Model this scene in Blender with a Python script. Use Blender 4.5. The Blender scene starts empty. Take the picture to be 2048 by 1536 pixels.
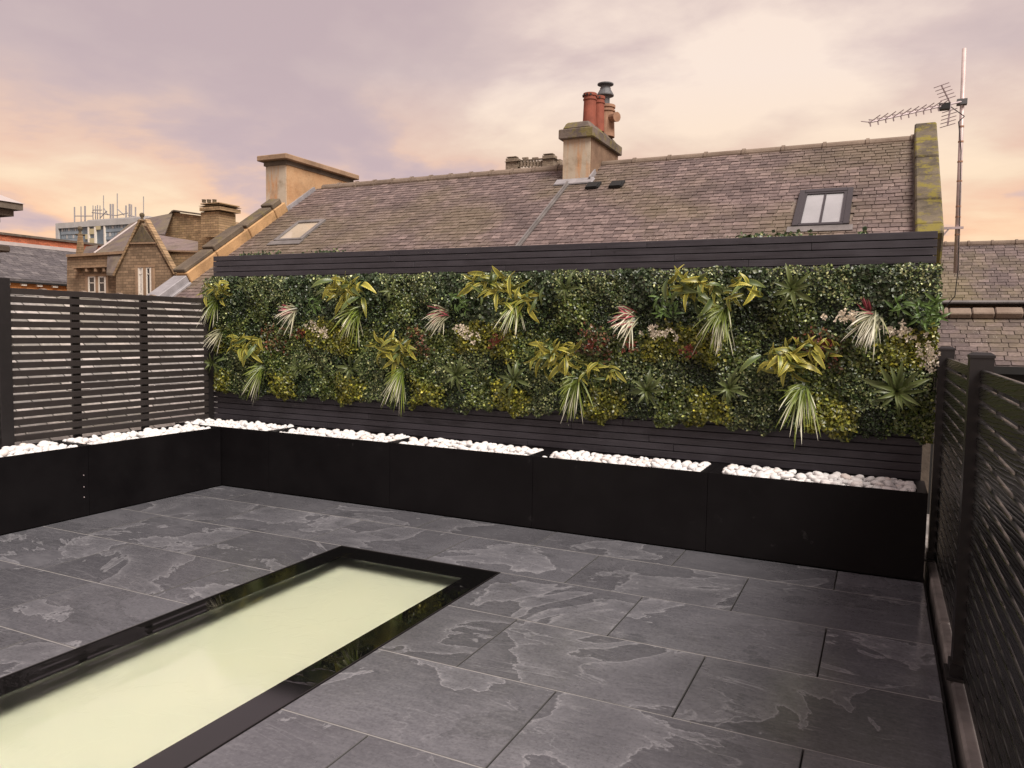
import bpy, bmesh, math, random
import numpy as np
from mathutils import Vector, Matrix
random.seed(7); rng = np.random.default_rng(7)
scene = bpy.context.scene
col = scene.collection

# ------------------------------------------------------------------ camera
CF, PIT, YAW, ROL = 1540.0, 0.0704490, 0.4462941, 0.0168294
CP = np.array([1.07595, -5.09869, 1.39432])
_fw = np.array([-math.sin(YAW)*math.cos(PIT), math.cos(YAW)*math.cos(PIT), -math.sin(PIT)])
_rt = np.array([math.cos(YAW), math.sin(YAW), 0.0]); _up = np.cross(_rt, _fw)
RT = _rt*math.cos(ROL)+_up*math.sin(ROL); UP = _up*math.cos(ROL)-_rt*math.sin(ROL)
cd = bpy.data.cameras.new('camera'); cam = bpy.data.objects.new('camera', cd); col.objects.link(cam)
cd.sensor_width = 36.0; cd.lens = CF/2048*36; cd.clip_start = 0.05; cd.clip_end = 3000
cam.matrix_world = Matrix(((RT[0], UP[0], -_fw[0], CP[0]), (RT[1], UP[1], -_fw[1], CP[1]), (RT[2], UP[2], -_fw[2], CP[2]), (0, 0, 0, 1)))
scene.camera = cam

# ------------------------------------------------------------------ sky, sun, exposure
SUN_AZ, SUN_EL = math.radians(122), math.radians(50)      # clockwise from +Y
EXPOSURE = 1.0
world = bpy.data.worlds.new('World'); scene.world = world; world.use_nodes = True
def build_sky():
    nt = world.node_tree; nt.nodes.clear(); N = nt.nodes.new; L = nt.links.new
    out = N('ShaderNodeOutputWorld')
    sky = N('ShaderNodeTexSky'); sky.sky_type = 'NISHITA'; sky.sun_disc = False
    sky.sun_elevation = SUN_EL; sky.sun_rotation = SUN_AZ; sky.dust_density = 3.0
    b1 = N('ShaderNodeBackground'); b1.inputs[1].default_value = 0.09; L(sky.outputs[0], b1.inputs[0])
    tc = N('ShaderNodeTexCoord'); sep = N('ShaderNodeSeparateXYZ'); L(tc.outputs['Generated'], sep.inputs[0])
    def M(op, a, b=None, clamp=False):
        m = N('ShaderNodeMath'); m.operation = op; m.use_clamp = clamp
        for i, v in enumerate((a, b)):
            if v is None: continue
            if isinstance(v, (int, float)): m.inputs[i].default_value = v
            else: L(v, m.inputs[i])
        return m.outputs[0]
    z = M('MAXIMUM', sep.outputs[2], 0.0)
    d = M('ADD', z, 0.16)
    u = M('DIVIDE', sep.outputs[0], d); v = M('DIVIDE', sep.outputs[1], d)
    cmb = N('ShaderNodeCombineXYZ'); L(u, cmb.inputs[0]); L(v, cmb.inputs[1]); cmb.inputs[2].default_value = SKY_SEED
    def noise(scale, detail, rough, dist, off):
        a = N('ShaderNodeVectorMath'); a.operation = 'ADD'; a.inputs[1].default_value = off; L(cmb.outputs[0], a.inputs[0])
        n = N('ShaderNodeTexNoise'); n.inputs['Scale'].default_value = scale; n.inputs['Detail'].default_value = detail
        n.inputs['Roughness'].default_value = rough; n.inputs['Distortion'].default_value = dist
        L(a.outputs[0], n.inputs['Vector']); return n.outputs['Fac']
    n1 = noise(0.62, 7, 0.52, 0.35, (11.9, 8.4, 0)); n2 = noise(1.9, 8, 0.55, 0.2, (0.7, 5.2, 1.0))
    mixn = M('ADD', M('MULTIPLY', n1, 0.68), M('MULTIPLY', n2, 0.32))
    def ramp(fac, stops):
        r = N('ShaderNodeValToRGB'); e = r.color_ramp.elements
        e[0].position, e[0].color = stops[0][0], (*stops[0][1], 1); e[1].position, e[1].color = stops[-1][0], (*stops[-1][1], 1)
        for p, c in stops[1:-1]: k = e.new(p); k.color = (*c, 1)
        L(fac, r.inputs[0]); return r.outputs[0]
    high = ramp(mixn, [(0.40, (0.41, 0.315, 0.32)), (0.48, (0.455, 0.355, 0.345)), (0.545, (0.53, 0.415, 0.385)), (0.625, (0.72, 0.59, 0.50))])
    low = ramp(mixn, [(0.42, (0.44, 0.325, 0.335)), (0.46, (0.53, 0.37, 0.335)), (0.50, (0.73, 0.45, 0.285)), (0.58, (0.76, 0.565, 0.365))])
    k = M('MULTIPLY', M('SUBTRACT', z, 0.12), 5.5, True)
    mx = N('ShaderNodeMix'); mx.data_type = 'RGBA'; L(k, mx.inputs['Factor']); L(low, mx.inputs['A']); L(high, mx.inputs['B'])
    b2 = N('ShaderNodeBackground'); b2.inputs[1].default_value = 0.70; L(mx.outputs['Result'], b2.inputs[0])
    ms = N('ShaderNodeMixShader'); ms.inputs[0].default_value = 0.94; L(b1.outputs[0], ms.inputs[1]); L(b2.outputs[0], ms.inputs[2])
    L(ms.outputs[0], out.inputs[0])
SKY_SEED = 0.0
build_sky()
sd = bpy.data.lights.new('sun', 'SUN'); sd.energy = 2.6; sd.angle = math.radians(30); sd.color = (1.0, 0.93, 0.85)
sun = bpy.data.objects.new('sun', sd); col.objects.link(sun)
_sdv = Vector((math.sin(SUN_AZ)*math.cos(SUN_EL), math.cos(SUN_AZ)*math.cos(SUN_EL), math.sin(SUN_EL)))
sun.rotation_euler = (-_sdv).to_track_quat('-Z', 'Y').to_euler()
vs = scene.view_settings; vs.view_transform = 'Standard'; vs.look = 'None'; vs.gamma = 1.0; vs.exposure = EXPOSURE; vs.use_curve_mapping = False
cy_ = scene.cycles; cy_.max_bounces = 6; cy_.diffuse_bounces = 2; cy_.glossy_bounces = 2; cy_.transmission_bounces = 4; cy_.transparent_max_bounces = 6

# ------------------------------------------------------------------ helpers: rays to real planes, meshes, tags
def ray(px, py): return ((px-1024)/CF)*RT - ((py-768)/CF)*UP + _fw
def ony(px, py, y): d = ray(px, py); return CP+d*((y-CP[1])/d[1])
def onx(px, py, x): d = ray(px, py); return CP+d*((x-CP[0])/d[0])
def onz(px, py, z): d = ray(px, py); return CP+d*((z-CP[2])/d[2])
def proj(P):
    P = np.atleast_2d(P)-CP; dz = P@_fw
    return 1024+CF*(P@RT)/dz, 768-CF*(P@UP)/dz, dz
def tag(o, label=None, cat=None, group=None, kind=None):
    if label: o['label'] = label
    if cat: o['category'] = cat
    if group: o['group'] = group
    if kind: o['kind'] = kind
    return o
def empty(name, loc, label=None, cat=None, group=None, kind=None, rz=0):
    o = bpy.data.objects.new(name, None); o.location = loc; o.rotation_euler.z = rz; o.empty_display_size = .1
    col.objects.link(o); return tag(o, label, cat, group, kind)
def link(name, me, mat=None, parent=None):
    if mat is not None and not me.materials: me.materials.append(mat)
    o = bpy.data.objects.new(name, me); col.objects.link(o)
    if parent is not None:
        o.parent = parent
        o.matrix_parent_inverse = Matrix.Identity(4)
    return o
def wpos(o):
    t = Vector((0, 0, 0))
    while o is not None: t += Vector(o.location); o = o.parent
    return t
class MB:
    """collects boxes, prisms, tubes in world space; build() links them as one mesh placed under its parent"""
    def __init__(s): s.v = []; s.f = []
    def add(s, vs, fs):
        k = len(s.v); s.v += [tuple(map(float, v)) for v in vs]; s.f += [tuple(i+k for i in f) for f in fs]; return s
    def hexa(s, p): return s.add(p, [(0, 3, 2, 1), (4, 5, 6, 7), (0, 1, 5, 4), (1, 2, 6, 5), (2, 3, 7, 6), (3, 0, 4, 7)])
    def box(s, x0, x1, y0, y1, z0, z1):
        return s.hexa([(x0, y0, z0), (x1, y0, z0), (x1, y1, z0), (x0, y1, z0), (x0, y0, z1), (x1, y0, z1), (x1, y1, z1), (x0, y1, z1)])
    def cbox(s, x0, x1, y0, y1, z0, z1, b=.003):
        """box with a chamfered top edge"""
        z = z1-b
        v = [(x0, y0, z0), (x1, y0, z0), (x1, y1, z0), (x0, y1, z0), (x0, y0, z), (x1, y0, z), (x1, y1, z), (x0, y1, z), (x0+b, y0+b, z1), (x1-b, y0+b, z1), (x1-b, y1-b, z1), (x0+b, y1-b, z1)]
        return s.add(v, [(0, 3, 2, 1), (0, 1, 5, 4), (1, 2, 6, 5), (2, 3, 7, 6), (3, 0, 4, 7), (4, 5, 9, 8), (5, 6, 10, 9), (6, 7, 11, 10), (7, 4, 8, 11), (8, 9, 10, 11)])
    def prism(s, poly, off):
        n = len(poly); off = np.array(off, float); a = [np.array(p, float) for p in poly]
        return s.add(a+[p+off for p in a], [tuple(range(n)), tuple(range(2*n-1, n-1, -1))]+[(i, i+n, (i+1) % n+n, (i+1) % n) for i in range(n)])
    def tube(s, a, b, r, r2=None, n=8, cap=True):
        a = Vector(a); b = Vector(b); d = (b-a).normalized(); r2 = r if r2 is None else r2
        q = d.to_track_quat('Z', 'Y'); v = []
        for c, rr in ((a, r), (b, r2)):
            for i in range(n):
                t = 2*math.pi*i/n; v.append(c+q @ Vector((rr*math.cos(t), rr*math.sin(t), 0)))
        f = [(i, (i+1) % n, (i+1) % n+n, i+n) for i in range(n)]
        if cap: f += [tuple(range(n-1, -1, -1)), tuple(range(n, 2*n))]
        return s.add(v, f)
    def lathe(s, c, prof, n=16):
        v = []; c = np.array(c, float)
        for r, z in prof:
            for i in range(n):
                t = 2*math.pi*i/n; v.append((c[0]+r*math.cos(t), c[1]+r*math.sin(t), c[2]+z))
        f = []
        for k in range(len(prof)-1):
            for i in range(n): f.append((k*n+i, k*n+(i+1) % n, (k+1)*n+(i+1) % n, (k+1)*n+i))
        f += [tuple(range(n-1, -1, -1)), tuple((len(prof)-1)*n+i for i in range(n))]
        return s.add(v, f)
    def build(s, name, mat, parent=None, smooth=False, bevel=0):
        o0 = wpos(parent) if parent is not None else Vector((0, 0, 0))
        me = bpy.data.meshes.new(name); me.from_pydata([(x-o0.x, y-o0.y, z-o0.z) for x, y, z in s.v], [], s.f); me.update()
        bm = bmesh.new(); bm.from_mesh(me)
        bmesh.ops.recalc_face_normals(bm, faces=bm.faces)
        if bevel: bmesh.ops.bevel(bm, geom=list(bm.edges), offset=bevel, segments=1, affect='EDGES', clamp_overlap=True)
        bm.to_mesh(me); bm.free()
        if smooth:
            me.polygons.foreach_set('use_smooth', [True]*len(me.polygons))
        return link(name, me, mat, parent)
def box(name, mat, parent, *a, bevel=0): return MB().box(*a).build(name, mat, parent, bevel=bevel)

# ------------------------------------------------------------------ materials
class Mat:
    def __init__(s, name):
        s.m = bpy.data.materials.new(name); s.m.use_nodes = True; s.nt = s.m.node_tree; s.nt.nodes.clear()
        s.out = s.n('ShaderNodeOutputMaterial'); s.b = s.n('ShaderNodeBsdfPrincipled'); s.l(s.b.outputs[0], s.out.inputs[0])
        s.tc = s.n('ShaderNodeTexCoord')
    def n(s, t): return s.nt.nodes.new(t)
    def l(s, a, b): s.nt.links.new(a, b)
    def set(s, inp, v):
        if isinstance(v, (int, float)): inp.default_value = v
        elif isinstance(v, tuple): inp.default_value = (*v, 1) if len(v) == 3 and inp.type == 'RGBA' else v
        else: s.l(v, inp)
    def geo(s): 
        g = s.n('ShaderNodeNewGeometry'); return g
    def pos(s): return s.geo().outputs['Position']
    def obj(s): return s.tc.outputs['Object']
    def rnd(s):
        i = s.n('ShaderNodeObjectInfo').outputs['Random']; g = s.geo().outputs['Random Per Island']
        return s.math('FRACT', s.math('ADD', i, g))
    def orand(s): return s.n('ShaderNodeObjectInfo').outputs['Random']
    def math(s, op, a, b=None, clamp=False):
        m = s.n('ShaderNodeMath'); m.operation = op; m.use_clamp = clamp; s.set(m.inputs[0], a)
        if b is not None: s.set(m.inputs[1], b)
        return m.outputs[0]
    def vadd(s, v, x):
        c = s.n('ShaderNodeCombineXYZ'); 
        s.set(c.inputs[0], s.math('MULTIPLY', x, 37.0)); s.set(c.inputs[1], s.math('MULTIPLY', x, 91.0)); s.set(c.inputs[2], s.math('MULTIPLY', x, 13.0))
        a = s.n('ShaderNodeVectorMath'); a.operation = 'ADD'; s.l(v, a.inputs[0]); s.l(c.outputs[0], a.inputs[1]); return a.outputs[0]
    def scale(s, v, xyz, rot=(0, 0, 0)):
        m = s.n('ShaderNodeMapping'); m.inputs['Scale'].default_value = xyz; m.inputs['Rotation'].default_value = rot; s.l(v, m.inputs[0]); return m.outputs[0]
    def noise(s, v, sc, det=4, rough=.5, dist=0):
        n = s.n('ShaderNodeTexNoise'); s.l(v, n.inputs['Vector']); n.inputs['Scale'].default_value = sc; n.inputs['Detail'].default_value = det
        n.inputs['Roughness'].default_value = rough; n.inputs['Distortion'].default_value = dist; return n.outputs['Fac']
    def vor(s, v, sc, feat='F1'):
        n = s.n('ShaderNodeTexVoronoi'); n.feature = feat; s.l(v, n.inputs['Vector']); n.inputs['Scale'].default_value = sc; return n.outputs['Distance']
    def brick(s, v, w, h, mortar, c1, c2, cm, bias=0.0):
        n = s.n('ShaderNodeTexBrick'); s.l(v, n.inputs['Vector']); n.inputs['Scale'].default_value = 1.0
        n.inputs['Brick Width'].default_value = w; n.inputs['Row Height'].default_value = h; n.inputs['Mortar Size'].default_value = mortar
        n.inputs['Color1'].default_value = (*c1, 1); n.inputs['Color2'].default_value = (*c2, 1); n.inputs['Mortar'].default_value = (*cm, 1); n.inputs['Bias'].default_value = bias
        return n.outputs['Color'], n.outputs['Fac']
    def ramp(s, f, stops, interp='LINEAR'):
        r = s.n('ShaderNodeValToRGB'); r.color_ramp.interpolation = interp; e = r.color_ramp.elements
        cc = lambda c: (c, c, c, 1) if isinstance(c, (int, float)) else (*c, 1)
        e[0].position, e[0].color = stops[0][0], cc(stops[0][1]); e[1].position, e[1].color = stops[-1][0], cc(stops[-1][1])
        for p, c in stops[1:-1]: k = e.new(p); k.color = cc(c)
        s.l(f, r.inputs[0]); return r.outputs[0]
    def mix(s, f, a, b, mode='MIX'):
        m = s.n('ShaderNodeMix'); m.data_type = 'RGBA'; m.blend_type = mode; s.set(m.inputs['Factor'], f); s.set(m.inputs['A'], a); s.set(m.inputs['B'], b); return m.outputs['Result']
    def bump(s, h, st=.3, d=.01):
        b = s.n('ShaderNodeBump'); b.inputs['Strength'].default_value = st; b.inputs['Distance'].default_value = d; s.set(b.inputs['Height'], h); s.l(b.outputs[0], s.b.inputs['Normal']); return b
    def fin(s, c, rough=.6, spec=.5, metal=0.0):
        s.set(s.b.inputs['Base Color'], c); s.set(s.b.inputs['Roughness'], rough); s.set(s.b.inputs['Specular IOR Level'], spec); s.b.inputs['Metallic'].default_value = metal; return s.m

def m_plain(name, c, rough=.6, var=.25, sc=8, bump=.15, spec=.5, metal=0.0):
    m = Mat(name); n = m.noise(m.pos(), sc, 5, .6)
    dark = tuple(x*(1-var) for x in c); lite = tuple(min(1, x*(1+var)) for x in c)
    m.bump(m.noise(m.pos(), sc*6, 4, .6), bump, .004)
    return m.fin(m.ramp(n, [(.3, dark), (.7, lite)]), rough, spec, metal)

def m_floor():
    m = Mat('slate_effect_porcelain'); p = m.vadd(m.obj(), m.orand())
    big = m.noise(m.scale(p, (1.0, 1.25, 1)), 1.15, 11, .56, .55)
    big2 = m.noise(m.vadd(m.scale(p, (.9, 1.5, 1), (0, 0, .5)), .43), 1.5, 11, .6, .5)
    fine = m.noise(m.scale(p, (1.6, 6, 1)), 7, 9, .7, .5); grit = m.noise(p, 75, 4, .65)
    # cleft steps: a sharp bright lip that fades away behind it
    lip = m.ramp(big, [(0, .36), (.40, .46), (.548, .32), (.552, .92), (.562, .70), (.60, .50), (.68, .38), (1, .32)])
    dark = m.ramp(big2, [(0, 0), (.56, .05), (.60, .0), (.604, .85), (.66, .25), (.74, 0), (1, 0)])
    crest = m.ramp(m.math('ABSOLUTE', m.math('SUBTRACT', big, .551)), [(0, 1), (.0025, .6), (.006, 0), (1, 0)])
    veinn = m.noise(m.vadd(m.scale(p, (.8, 2.2, 1), (0, 0, .25)), .81), 1.5, 8, .5, .7)
    vein = m.math('MULTIPLY', m.ramp(m.math('ABSOLUTE', m.math('SUBTRACT', veinn, .5)), [(0, 1), (.003, .6), (.007, 0), (1, 0)]), m.ramp(m.noise(p, 1.7, 3), [(.50, 0), (.60, 1)]))
    c = m.ramp(lip, [(.25, (.078, .076, .080)), (.45, (.116, .113, .117)), (.8, (.168, .163, .166)), (1, (.21, .203, .203))])
    strata = m.math('MULTIPLY', m.ramp(m.math('ABSOLUTE', m.math('SUBTRACT', m.math('FRACT', m.math('MULTIPLY', veinn, 11.0)), .5)), [(0, 1), (.03, .5), (.09, 0), (1, 0)]), m.ramp(m.noise(m.vadd(p, .19), 1.5, 4), [(.52, 0), (.62, 1)]))
    c = m.mix(m.math('MULTIPLY', strata, .38), c, (.30, .29, .285))
    c = m.mix(m.math('MULTIPLY', dark, .65), c, (.060, .060, .062))
    c = m.mix(m.math('MULTIPLY', m.math('MAXIMUM', crest, vein), .36), c, (.38, .37, .36))
    c = m.mix(m.ramp(fine, [(.50, 0), (.78, .5)]), c, (.20, .192, .19)); c = m.mix(m.ramp(fine, [(.22, .6), (.44, 0)]), c, (.05, .05, .053))
    c = m.mix(m.ramp(grit, [(.30, .45), (.50, 0)]), c, (.045, .044, .046)); c = m.mix(m.ramp(grit, [(.55, 0), (.75, .25)]), c, (.24, .23, .225))
    tone = m.mix(1.0, c, m.ramp(m.orand(), [(0, .84), (1, 1.16)]), 'MULTIPLY')
    m.bump(m.math('ADD', m.math('MULTIPLY', lip, .5), m.math('ADD', m.math('MULTIPLY', fine, .4), m.math('MULTIPLY', grit, .12))), .36, .004)
    damp = m.noise(m.pos(), .9, 5, .6, .4)
    # a film of rain water left standing beside the rooflight
    dv = m.n('ShaderNodeVectorMath'); dv.operation = 'DISTANCE'; m.l(m.scale(m.pos(), (1.0, .8, 1)), dv.inputs[0]); dv.inputs[1].default_value = (-2.75, -2.0, 0)
    wet = m.ramp(m.math('ADD', dv.outputs['Value'], m.math('MULTIPLY', m.noise(m.pos(), 3.5, 6, .65), .9)), [(.95, 1), (1.25, 0)])
    dry = m.math('ADD', m.ramp(damp, [(.40, .06), (.50, .17), (.60, .32)]), m.math('MULTIPLY', fine, .12))
    rough = m.math('ADD', m.math('MULTIPLY', dry, m.math('SUBTRACT', 1.0, wet)), m.math('MULTIPLY', wet, .045))
    tone = m.mix(1.0, tone, (.97, .99, 1.06), 'MULTIPLY'); m.b.inputs['IOR'].default_value = 1.65; return m.fin(tone, rough, .5)
def m_boards(name, c, rough=.55, along=0, spec=.35):
    m = Mat(name); p = m.vadd(m.obj(), m.rnd())
    sc = (1.2, 14, 22) if along == 0 else (14, 1.2, 22)
    g = m.noise(m.scale(p, sc), 2.2, 7, .62, .8); blot = m.noise(p, 3.5, 5, .6)
    cc = m.mix(m.ramp(g, [(.3, 0), (.75, 1)]), tuple(x*.55 for x in c), tuple(x*1.45 for x in c))
    cc = m.mix(m.ramp(blot, [(.45, 0), (.75, .5)]), cc, tuple(min(1, x*1.9+.01) for x in c))
    cc = m.mix(m.ramp(m.vor(p, 5.5), [(0, .8), (.035, .6), (.06, 0)]), cc, tuple(x*.35 for x in c))
    v = m.mix(m.math('MULTIPLY', m.rnd(), .35), cc, tuple(x*1.7 for x in c))
    m.bump(g, .3, .003)
    return m.fin(v, m.ramp(blot, [(.3, rough-.1), (.7, rough+.12)]), spec)
def m_slates(name, a, b, c, moss=.3, sc=1.0, mosscol=(.20, .17, .055), pale=.5):
    m = Mat(name); r = m.rnd(); p = m.pos()
    base = m.ramp(r, [(0, tuple(x*.86 for x in a)), (.3, a), (.6, b), (.9, c), (1, tuple(x*1.2 for x in c))])
    n = m.noise(m.scale(p, (1, 1, 1)), 16*sc, 6, .65); n2 = m.noise(p, .55*sc, 5, .6)
    cc = m.mix(m.ramp(n, [(.35, .45), (.6, 0)]), base, tuple(x*.45 for x in a))
    cc = m.mix(m.ramp(n, [(.58, 0), (.8, .45)]), cc, tuple(min(1, x*1.6) for x in c))
    cc = m.mix(m.ramp(n2, [(.44, 0), (.62, moss)]), cc, mosscol)
    cc = m.mix(m.ramp(m.noise(m.vadd(p, .37), .9*sc, 4, .6), [(.52, 0), (.68, .65)]), cc, tuple(x*.42 for x in b))
    lich = m.math('MULTIPLY', m.ramp(m.vor(p, 26*sc), [(0, 1), (.16, 1), (.24, 0)]), m.ramp(m.noise(p, 3.1*sc, 3), [(.55, 0), (.64, 1)]))
    cc = m.mix(m.math('MULTIPLY', lich, pale), cc, (.55, .50, .44))
    m.bump(m.math('ADD', n, m.math('MULTIPLY', m.noise(p, 70*sc, 3), .4)), .5, .006)
    return m.fin(cc, m.ramp(n, [(.3, .5), (.7, .75)]), .35)
def m_stone(name, a, b, w=0, h=0, mossy=0.0, dark=.5, uv='xz', sc=1.0, mortar=(.10, .075, .05)):
    m = Mat(name); p = m.pos()
    n = m.noise(p, 2.2*sc, 6, .65); f = m.noise(p, 22*sc, 5, .6)
    cc = m.mix(m.ramp(n, [(.3, 0), (.7, 1)]), a, b)
    hgt = f
    if w:
        mp = m.scale(p, (1, 1, 1), (math.radians(90), 0, 0)) if uv == 'xz' else m.scale(p, (1, 1, 1), (math.radians(90), 0, math.radians(90)))
        sw = m.n('ShaderNodeSeparateXYZ'); m.l(p, sw.inputs[0]); cb = m.n('ShaderNodeCombineXYZ')
        m.l(sw.outputs[0 if uv == 'xz' else 1], cb.inputs[0]); m.l(sw.outputs[2], cb.inputs[1])
        bc, bf = m.brick(cb.outputs[0], w, h, h*.09, (.74, .74, .74), (1.2, 1.2, 1.2), (.6, .6, .6))
        cc = m.mix(1.0, cc, bc, 'MULTIPLY'); cc = m.mix(m.math('MULTIPLY', bf, .5), cc, mortar)
        hgt = m.math('SUBTRACT', f, m.math('MULTIPLY', bf, 1.0))
    cc = m.mix(m.ramp(m.noise(p, .9*sc, 5, .7), [(.48, 0), (.68, dark)]), cc, tuple(x*.3 for x in a))
    cc = m.mix(m.ramp(f, [(.55, 0), (.75, .35)]), cc, tuple(x*.4 for x in a))
    if mossy: cc = m.mix(m.ramp(m.noise(m.vadd(p, .7), 3.2*sc, 7, .72), [(.56-.08*mossy, 0), (.63-.06*mossy, mossy)]), cc, (.19, .158, .032))
    m.bump(hgt, .5, .012/sc if sc < 1 else .012)
    return m.fin(cc, .85, .25)
def m_render():
    m = Mat('weathered_render'); p = m.pos(); n = m.noise(p, 1.6, 6, .6); st = m.noise(m.scale(p, (3.0, 3.0, .45)), 1.8, 6, .65, .6)
    cc = m.mix(m.ramp(n, [(.3, 0), (.7, 1)]), (.40, .33, .25), (.55, .47, .37))
    cc = m.mix(m.ramp(st, [(.50, 0), (.66, .85)]), cc, (.50, .24, .10)); cc = m.mix(m.ramp(m.noise(m.vadd(p, .3), 2.4, 6, .7), [(.52, 0), (.70, .6)]), cc, (.20, .14, .09))
    m.bump(m.noise(p, 34, 4), .35, .006); return m.fin(cc, .9, .2)
def m_foliage(name, rough=.42, spec=.4, trans=.12):
    m = Mat(name); a = m.n('ShaderNodeVertexColor'); a.layer_name = 'Col'
    hs = m.n('ShaderNodeHueSaturation'); m.l(a.outputs[0], hs.inputs['Color']); hs.inputs['Saturation'].default_value = 1.0
    m.l(m.ramp(m.orand(), [(0, .78), (1, 1.22)]), hs.inputs['Value'])
    n = m.noise(m.obj(), 60, 2); m.bump(n, .15, .002)
    m.fin(hs.outputs[0], rough, spec); t = m.n('ShaderNodeBsdfTranslucent'); m.l(hs.outputs[0], t.inputs[0])
    if not trans: return m.m
    mx = m.n('ShaderNodeMixShader'); mx.inputs[0].default_value = trans; m.l(m.b.outputs[0], mx.inputs[1]); m.l(t.outputs[0], mx.inputs[2]); m.l(mx.outputs[0], m.out.inputs[0])
    return m.m
def m_glass(name, tint=(.9, .93, .9), rough=.012, ior=1.5, wet=False, frost=0):
    m = Mat(name); fr = m.n('ShaderNodeFresnel'); fr.inputs[0].default_value = ior
    g = m.n('ShaderNodeBsdfGlossy'); g.inputs['Roughness'].default_value = rough
    t = m.n('ShaderNodeBsdfTransparent'); t.inputs[0].default_value = (*tint, 1)
    mx = m.n('ShaderNodeMixShader'); m.l(fr.outputs[0], mx.inputs[0]); m.l(t.outputs[0], mx.inputs[1]); m.l(g.outputs[0], mx.inputs[2]); m.l(mx.outputs[0], m.out.inputs[0])
    if wet:
        p = m.pos(); film = m.noise(p, 2.3, 6, .62, .5)
        step = m.ramp(film, [(.50, 0), (.53, 1)])
        b = m.n('ShaderNodeBump'); b.inputs['Strength'].default_value = .12; b.inputs['Distance'].default_value = .004
        m.l(m.math('ADD', step, m.math('MULTIPLY', m.noise(p, 22, 4), .10)), b.inputs['Height'])
        m.l(b.outputs[0], g.inputs['Normal']); m.l(b.outputs[0], fr.inputs['Normal'])
        m.l(m.ramp(step, [(0, .02), (1, .008)]), g.inputs['Roughness'])
    if frost:
        t2 = m.n('ShaderNodeBsdfRefraction'); t2.inputs['IOR'].default_value = 1.35; t2.inputs['Roughness'].default_value = frost; t2.inputs[0].default_value = (*tint, 1); m.l(t2.outputs[0], mx.inputs[1])
    return m.m
def m_emit(name, c, st):
    m = Mat(name); e = m.n('ShaderNodeEmission'); e.inputs[0].default_value = (*c, 1); e.inputs[1].default_value = st; m.l(e.outputs[0], m.out.inputs[0]); return m.m

def m_planter():
    m = Mat('black_planter'); p = m.pos(); n = m.noise(p, 3, 6, .6); sc = m.noise(p, 9, 7, .7)
    smear = m.math('MULTIPLY', m.ramp(sc, [(.62, 0), (.72, 1)]), m.ramp(m.noise(p, 2.1, 3), [(.56, 0), (.66, 1)]))
    c = m.mix(m.ramp(n, [(.3, 0), (.7, 1)]), (.0035, .0028, .0033), (.006, .005, .0056)); c = m.mix(m.math('MULTIPLY', smear, .5), c, (.07, .065, .065))
    m.bump(m.noise(p, 260, 2), .08, .001); return m.fin(c, m.ramp(n, [(.3, .45), (.7, .6)]), .15)
def m_pebble():
    m = Mat('white_pebble'); r = m.rnd(); n = m.noise(m.obj(), 30, 4)
    c = m.ramp(r, [(0, (.58, .57, .57)), (.35, (.72, .71, .70)), (.85, (.70, .67, .66)), (1, (.68, .59, .54))]); c = m.mix(m.ramp(n, [(.5, 0), (.8, .3)]), c, (.66, .60, .56))
    m.bump(n, .15, .004); return m.fin(c, .6, .3)
def m_slat_comp():
    m = Mat('grained_composite'); p = m.vadd(m.obj(), m.rnd())
    w = m.n('ShaderNodeTexWave'); w.wave_type = 'RINGS'; w.rings_direction = 'X'; m.l(m.scale(p, (9, .9, 9)), w.inputs['Vector']); w.inputs['Scale'].default_value = 3.0; w.inputs['Distortion'].default_value = 5.0; w.inputs['Detail'].default_value = 3
    g = w.outputs['Fac']; c = m.mix(g, (.007, .0068, .007), (.017, .016, .016)); m.bump(g, .35, .002)
    return m.fin(c, m.math('ADD', m.math('MULTIPLY', g, .12), .26), .6)
def m_concrete():
    m = Mat('stained_concrete'); p = m.pos(); n = m.noise(p, 1.8, 6, .6, .5); n2 = m.noise(p, 7, 6, .65)
    c = m.ramp(n, [(.36, (.07, .065, .062)), (.5, (.17, .157, .148)), (.64, (.30, .275, .255))]); c = m.mix(m.ramp(n2, [(.5, 0), (.72, .6)]), c, (.07, .055, .05))
    m.bump(m.noise(p, 14, 6), .5, .012); return m.fin(c, .7, .3)
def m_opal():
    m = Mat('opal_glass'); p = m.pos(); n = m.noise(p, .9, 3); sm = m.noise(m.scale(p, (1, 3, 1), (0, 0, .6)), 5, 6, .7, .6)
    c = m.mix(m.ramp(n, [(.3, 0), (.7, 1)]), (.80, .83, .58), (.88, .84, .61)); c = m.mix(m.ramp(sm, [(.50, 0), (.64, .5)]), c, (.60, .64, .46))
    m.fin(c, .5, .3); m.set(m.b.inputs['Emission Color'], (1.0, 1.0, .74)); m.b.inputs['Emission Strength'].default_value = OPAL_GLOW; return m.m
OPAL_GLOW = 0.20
def m_frit():
    m = Mat('black_frit_glass'); p = m.pos(); film = m.noise(p, 2.6, 6, .6, .4); m.bump(m.ramp(film, [(.50, 0), (.53, 1)]), .10, .004)
    m.b.inputs['IOR'].default_value = 1.7; return m.fin((.003, .003, .003), m.ramp(film, [(.45, .09), (.55, .03)]), .5)
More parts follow.
